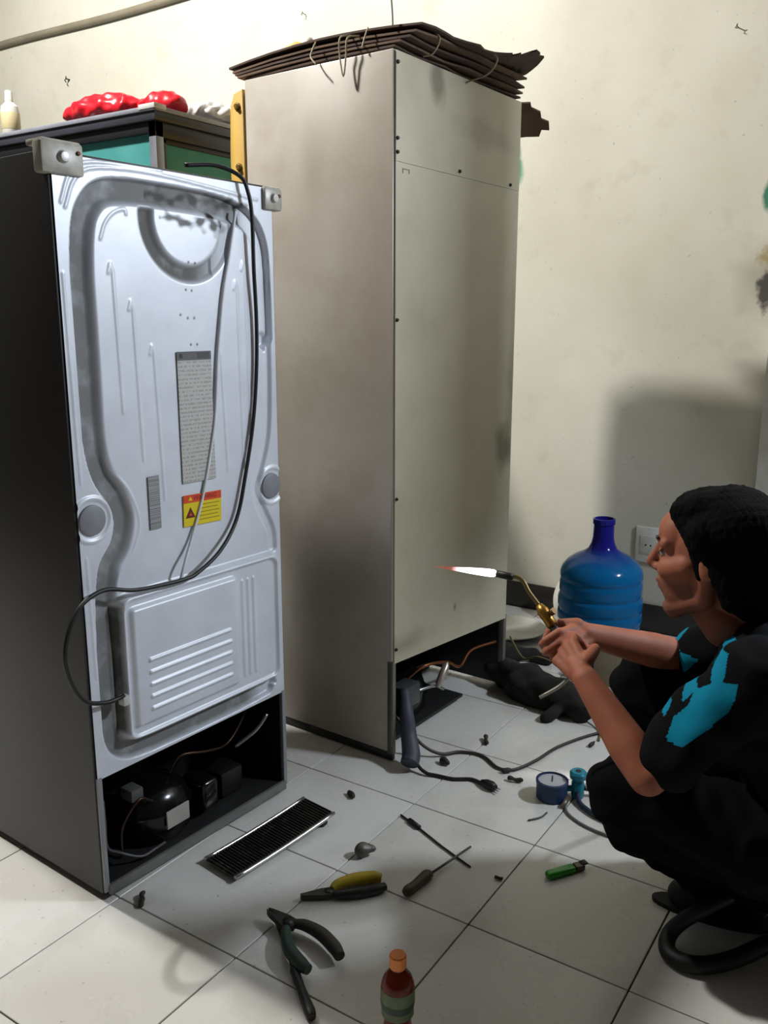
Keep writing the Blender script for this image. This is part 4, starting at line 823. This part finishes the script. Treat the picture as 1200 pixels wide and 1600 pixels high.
for A_, d_ in ((NA, V((-0.95, -0.16, 0))), (FA, V((-0.98, 0.1, 0)))):
    d_ = d_.normalized(); p = V((A_.x, A_.y, 0)); FEET.append((p, d_))
    caps += [(A_, 0.036, p - d_ * 0.045 + V((0, 0, 0.034)), 0.030), (p - d_ * 0.045 + V((0, 0, 0.034)), 0.030, p + d_ * 0.11 + V((0, 0, 0.030)), 0.026), (A_, 0.034, p + d_ * 0.08 + V((0, 0, 0.04)), 0.030)]
NAILS = []
def hand(W_, d, k, n, thumb_side, curl, palm_c):
    """palm plus four bent fingers and a thumb. d along the palm, k across the knuckles (to the index), n out of the palm"""
    d, k, n = d.normalized(), k.normalized(), n.normalized()
    for off in (-0.026, -0.009, 0.009, 0.026):
        caps.append((palm_c - d * 0.038 + k * off * 0.6, 0.0135, palm_c + d * 0.034 + k * off * 1.05 , 0.0118))
    caps.append((W_, 0.027, palm_c - d * 0.032, 0.022)); caps.append((W_, 0.024, palm_c - d * 0.005, 0.0165))
    for q, (off, L) in enumerate(((0.031, 0.92), (0.0105, 1.0), (-0.0105, 0.94), (-0.030, 0.76))):
        p = palm_c + d * (0.040 - 0.004 * abs(q - 1)) + k * off
        for seg, (ln, r0, r1) in enumerate(((0.043, 0.0108, 0.0095), (0.027, 0.0095, 0.0085), (0.021, 0.0085, 0.0070))):
            a = R(curl[seg] + 5 * (q - 1.5)); v = d * math.cos(a) + n * math.sin(a)
            e = p + v * ln * L; caps.append((p, r0, e, r1)); p = e
        NAILS.append((p, v, (n * math.cos(a) - d * math.sin(a)) * -1, k))
    p = palm_c - d * 0.026 + k * 0.026; q1 = p + (k * 0.55 + d * 0.55 + n * 0.55).normalized() * 0.040
    q2 = q1 + (d * 0.75 + n * 0.75 - k * 0.05).normalized() * 0.031; q3 = q2 + (d * 0.75 + n * 0.45 - k * 0.5).normalized() * 0.026
    caps.extend([(p, 0.0165, q1, 0.0125), (q1, 0.0125, q2, 0.0105), (q2, 0.0105, q3, 0.008)])
    NAILS.append((q3, (q3 - q2).normalized(), -n, k))
TA = V((0.68, -0.10, -0.73)).normalized()                       # torch handle runs this way, down and back towards him
GRIP = V((-0.700, 1.838, 0.715))
fd = V((-0.28, -0.9, -0.08)); fd = (fd - TA * fd.dot(TA)).normalized(); fn = -fd.cross(TA)
hand(FW, fd, -TA, fn, 1, (48, 118, 172), GRIP - fn * 0.031 - fd * 0.012)
RA = V((0.55, 0.28, 0.78)).normalized()                        # rod in the near hand
nd = V((-0.75, 0.55, 0.25)); nd = (nd - RA * nd.dot(RA)).normalized(); nn_ = nd.cross(RA)
NPC = NW + nd * 0.060
hand(NW, nd, RA, nn_, 1, (40, 105, 165), NPC)
me = blob_mesh(caps, ells, 0.0038, 4)
hl = (np.c_[coords(me), np.ones(len(me.vertices))] @ np.array(HM.inverted()).T)[:, :3]
set_attr(me, 'stubble', sst(-hl[:, 2], 0.034, 0.052) * sst(hl[:, 0], 0.0, 0.02) * sst(hl[:, 2], -0.135, -0.11))
man = link('person', me, SKIN)
tag(man, 'man squatting in a black shirt with turquoise panels, holding a lit gas torch', 'person')
for p, v, o_, k in NAILS:
    box('fingernail', (-0.005, -0.0045, -0.001), (0.005, 0.0045, 0.001), M('nail_pale', (176, 126, 106), 0.35), man, 0.0009, 1, basis(p + o_ * 0.0062 - v * 0.001, v, k))
EYEW = M('eye_white', (150, 138, 130), 0.25); IRIS = M('dark_iris', (28, 18, 14), 0.15)
for s_ in (-1, 1):
    eb = bmesh.new(); bmesh.ops.create_uvsphere(eb, u_segments=16, v_segments=10, radius=0.0118, matrix=Matrix.Translation(hp(0.0765, 0.031 * s_, 0.008)))
    ey = fin(eb, 'eye', EYEW, man, True)
    eb = bmesh.new(); bmesh.ops.create_uvsphere(eb, u_segments=14, v_segments=8, radius=0.0060, matrix=Matrix.Translation(hp(0.0838, 0.031 * s_, 0.007)))
    fin(eb, 'iris', IRIS, ey, True)
    link('eyelid', blob_mesh([(hp(0.083, 0.020 * s_, 0.0165), 0.004, hp(0.082, 0.042 * s_, 0.0145), 0.004)], (), 0.0015, 1), SKIN, man)
    link('eyebrow', blob_mesh([(hp(0.097, 0.014 * s_, 0.034), 0.0042, hp(0.087, 0.044 * s_, 0.038), 0.0036)], (), 0.0015, 1), M('black_hair', (16, 14, 13), 0.5), man)
# hair: a full black crop down to the nape, hairline high on the forehead
he_ = []
for c_, r in (((-0.038, 0, 0.046), (0.104, 0.090, 0.090)), ((-0.060, 0, 0.005), (0.088, 0.088, 0.088)), ((-0.080, 0, -0.045), (0.056, 0.072, 0.072)), ((0.004, 0, 0.088), (0.070, 0.068, 0.045))): he_.append((HM @ Matrix.Translation(c_), r))
hcaps = []
for s_ in (-1, 1): hcaps += [(hp(0.004, 0.060 * s_, 0.03), 0.026, hp(0.002, 0.066 * s_, -0.026), 0.011), (hp(0.046, 0.040 * s_, 0.090), 0.024, hp(0.008, 0.060 * s_, 0.045), 0.027), (hp(0.0, 0.066 * s_, 0.06), 0.03, hp(-0.06, 0.06 * s_, -0.06), 0.03)]
f1_, f2_ = wave(71, 60, 0.003), wave(72, 500, 0.0010)
hm = blob_mesh(hcaps, he_, 0.004, 2, lambda co: f1_(co) + f2_(co))
nb = NB('hair_strands'); mp = nb.n('ShaderNodeMapping'); mp.inputs['Scale'].default_value = (320, 320, 60)
tc = nb.n('ShaderNodeTexCoord'); nb.l(tc.outputs['Object'], mp.inputs[0]); nz = nb.n('ShaderNodeTexNoise'); nz.inputs['Scale'].default_value = 1; nb.l(mp.outputs[0], nz.inputs['Vector'])
nb.bump(nz.outputs['Fac'], 0.5, 0.004); HAIR = nb.done(nb.mix(nz.outputs['Fac'], rgb((5, 5, 6)), rgb((12, 11, 11))), 0.8, 0, 0.05)
link('hair', hm, HAIR, man)
# shirt: short sleeves to just above the elbow, collar, hem over the hips
sc_, se_ = [], []
sc_ += [(NECK - V((-0.01, 0, 0.045)), 0.085, NS + V((0.01, 0.01, -0.005)), 0.074), (NECK - V((-0.01, 0, 0.045)), 0.085, FS + V((0.01, -0.01, -0.005)), 0.074),
        (CHEST + V((0, -0.085, 0)), 0.125, CHEST + V((0, 0.085, 0)), 0.125), (CHEST, 0.145, PEL + V((0.01, 0, 0.03)), 0.155),
        (NS, 0.082, CHEST + V((0, -0.06, -0.02)), 0.125), (FS, 0.082, CHEST + V((0, 0.06, -0.02)), 0.125), (PEL + V((0.0, -0.08, 0.0)), 0.125, PEL + V((0, 0.08, 0.0)), 0.125),
        (CHEST + V((0.02, -0.06, 0)), 0.12, PEL + V((0, -0.08, 0.02)), 0.12), (CHEST + V((0.02, 0.06, 0)), 0.12, PEL + V((0, 0.08, 0.02)), 0.12)]
for S_, E_ in ((NS, NE), (FS, FE)): sc_ += [(S_, 0.080, mid(S_, E_, 0.45), 0.074), (mid(S_, E_, 0.45), 0.074, mid(S_, E_, 0.80), 0.066)]
g1_, g2_ = wave(81, 28, 0.006), wave(82, 70, 0.003)
sm = blob_mesh(sc_, se_, 0.0048, 6, lambda co: g1_(co) + g2_(co))
co = coords(sm)
def inside(px_, pz_, poly):
    r = np.zeros(px_.shape, bool); n = len(poly)
    for i in range(n):
        (x1, z1), (x2, z2) = poly[i], poly[(i + 1) % n]
        c_ = ((z1 > pz_) != (z2 > pz_)) & (px_ < (x2 - x1) * (pz_ - z1) / (z2 - z1 + 1e-9) + x1); r ^= c_
    return r
TP = np.zeros(len(co))
for poly, y0, y1 in PATCHES:
    TP[inside(co[:, 0], co[:, 2], poly) & (co[:, 1] > y0) & (co[:, 1] < y1)] = 1
set_attr(sm, 'panel', TP)
nb = NB('work_shirt'); nb.bump(nb.noise(300, 2), 0.15, 0.002)
SHIRT = nb.done(nb.mix(nb.ramp(nb.attr('panel'), 0.35, 0.65), rgb((7, 8, 10)), rgb((10, 112, 140))), 0.9, 0, 0.1)
so_ = link('shirt', sm, SHIRT, man); so_['label'] = 'black work shirt with turquoise panels'
cl = tube('collar', [NECK + V((-0.088, 0.0, -0.035)), NECK + V((-0.06, -0.058, -0.012)), NECK + V((0.01, -0.082, 0.018)), NECK + V((0.07, -0.03, 0.035)), NECK + V((0.07, 0.03, 0.035)), NECK + V((0.01, 0.082, 0.018)), NECK + V((-0.06, 0.058, -0.012)), NECK + V((-0.088, 0.0, -0.035))], 0.017, M('black_collar', (7, 8, 10), 0.9, 0, 0.1, 9, 0, 0.1), so_, 10, 6)
# trousers
tc_ = [(PEL + V((0.0, -0.07, -0.02)), 0.12, PEL + V((0, 0.07, -0.02)), 0.12), (NK + V((0.005, 0, -0.03)), 0.078, NK + V((0.01, 0.09, -0.12)), 0.085), (NK + V((0.01, 0.09, -0.12)), 0.085, NA + V((-0.075, -0.01, 0.03)), 0.060)]
for H_, K_, A_ in ((NH, NK, NA), (FH, FK, FA)):
    tc_ += [(H_, 0.115, mid(H_, K_, 0.5), 0.098), (mid(H_, K_, 0.5), 0.098, K_, 0.074), (K_, 0.074, mid(K_, A_, 0.4), 0.076), (mid(K_, A_, 0.4), 0.076, A_ + V((0.01, 0, -0.02)), 0.062),
            (mid(K_, A_, 0.3) + V((0.06, 0.01, 0)), 0.085, A_ + V((0.07, 0.0, 0.03)), 0.075), (mid(H_, K_, 0.4), 0.11, mid(K_, A_, 0.7) + V((0.13, 0.10, -0.02)), 0.09), (H_ + V((0, 0, -0.04)), 0.11, A_ + V((0.15, 0.0, 0.09)), 0.08)]
h1_, h2_ = wave(91, 30, 0.006), wave(92, 80, 0.003)
TROUS = M('black_trousers', (7, 7, 8), 0.9, 0, 0.1, 9, 0, 0.08)
link('trousers', blob_mesh(tc_, (), 0.007, 4, lambda co: h1_(co) + h2_(co)), TROUS, man)
SHOE = M('black_shoe', (12, 12, 12), 0.6)
for p, d_ in FEET:
    sh = link('shoe', blob_mesh([(p - d_ * 0.055 + V((0, 0, 0.045)), 0.042, p + d_ * 0.02 + V((0, 0, 0.05)), 0.046), (p + d_ * 0.02 + V((0, 0, 0.05)), 0.046, p + d_ * 0.105 + V((0, 0, 0.036)), 0.034), (p + d_ * 0.02 + V((0, 0, 0.036)), 0.040, p + d_ * 0.09 + V((0, 0, 0.034)), 0.042)], (), 0.005, 3), SHOE, man)
    prism('sole', [(0.150 * math.cos(t), 0.047 * math.sin(t) * (1 - 0.12 * math.cos(t + 0.6))) for t in np.linspace(0, 2 * math.pi, 24, endpoint=False)], 0.0, 0.012, M('black_sole', (18, 18, 18), 0.7), sh, basis(p + d_ * 0.025, d_, V((0, 0, 1)).cross(d_)))

# ------------------------------------------------------------------ gas torch, lit, and the rod in the other hand
to = empty('gas_torch', tuple(GRIP), 0, 'brass gas torch burning with a white flame, held in the hand', 'torch')
def T(p): return V(p) - GRIP
BRASS = M('worn_brass', (150, 112, 48), 0.35, 0.8)
tube('handle', [T(GRIP + TA * 0.075), T(GRIP + TA * 0.06), T(GRIP - TA * 0.045), T(GRIP - TA * 0.055)], [0.009, 0.0115, 0.0115, 0.009], M('dark_blue_grip', (28, 30, 44), 0.5), to, 14)
vb = tube('valve_body', [T(GRIP - TA * 0.052), T(GRIP - TA * 0.058), T(GRIP - TA * 0.075), T(GRIP - TA * 0.095), T(GRIP - TA * 0.112)], [0.010, 0.014, 0.013, 0.015, 0.008], BRASS, to, 8)
tube('valve_knob', [T(GRIP - TA * 0.08) + V((0.012, -0.004, 0.012)), T(GRIP - TA * 0.08) + V((0.021, -0.006, 0.020))], 0.008, M('dark_brass_knob', (92, 66, 30), 0.45, 0.6), vb, 10)
BEND = V((-0.832, 1.857, 0.850)); TIP = V((-0.884, 1.840, 0.858))
tube('torch_tube', [T(GRIP - TA * 0.110), T(mid(GRIP - TA * 0.11, BEND, 0.5)), T(BEND + V((0.012, 0, -0.006))), T(BEND + V((-0.004, -0.001, 0.003))), T(mid(BEND, TIP, 0.5))], 0.0055, M('tarnished_brass', (116, 100, 62), 0.4, 0.7), to, 10, 6)
tube('nozzle', [T(mid(BEND, TIP, 0.25)), T(mid(BEND, TIP, 0.4)), T(TIP)], [0.0075, 0.009, 0.0085], M('burnt_nozzle', (34, 30, 28), 0.5, 0.5), to, 14)
FD = (V((-1.015, 1.796, 0.864)) - V((-0.884, 1.840, 0.858))).normalized()
nb = NB('gas_flame'); t = nb.t; t.nodes.remove(nb.b)
tc = nb.n('ShaderNodeTexCoord'); sp = nb.n('ShaderNodeSeparateXYZ'); nb.l(tc.outputs['Generated'], sp.inputs[0])
em = nb.n('ShaderNodeEmission'); tr = nb.n('ShaderNodeBsdfTransparent'); mx = nb.n('ShaderNodeMixShader'); out = t.nodes['Material Output']
x = sp.outputs['X']                                             # 0 at the far tip, 1 at the nozzle
nb.l(nb.mix(nb.ramp(x, 0.30, 0.62), rgb((235, 120, 96)), (0.90, 0.95, 1.0, 1)), em.inputs['Color'])
nb.l(nb.math('ADD', 0.45, nb.math('MULTIPLY', nb.ramp(x, 0.35, 0.70), 9.0)), em.inputs['Strength'])
nb.l(nb.math('MULTIPLY', nb.ramp(x, 0.02, 0.55), 0.97), mx.inputs[0]); nb.l(tr.outputs[0], mx.inputs[1]); nb.l(em.outputs[0], mx.inputs[2]); nb.l(mx.outputs[0], out.inputs[0])
FLAME = nb.m
fo = tube('flame', [T(TIP) + FD * q for q in (0.0, 0.006, 0.02, 0.05, 0.09, 0.13, 0.165)], [0.0062, 0.0088, 0.0092, 0.0078, 0.0052, 0.0030, 0.0008], FLAME, to, 14)
tube('gas_hose', [T(GRIP + TA * 0.07), T(GRIP + TA * 0.10), T((-0.60, 1.90, 0.58)), T((-0.62, 1.99, 0.40)), T((-0.60, 2.34, 0.15)), T((-0.50, 2.46, 0.012)), T((-0.34, 2.56, 0.010))], 0.005, M('dark_hose', (34, 34, 38), 0.5), to, 8, 8)
RC = NPC + nn_ * 0.031 + nd * 0.004
tag(tube('metal_rod', [RC + RA * 0.03, RC, RC - RA * 0.06, RC - RA * 0.12 + V((-0.012, 0, 0.01))], 0.0042, M('pale_rod', (150, 144, 136), 0.4, 0.5), None, 10, 4), 'short pale metal rod held in the near hand below the torch', 'rod')
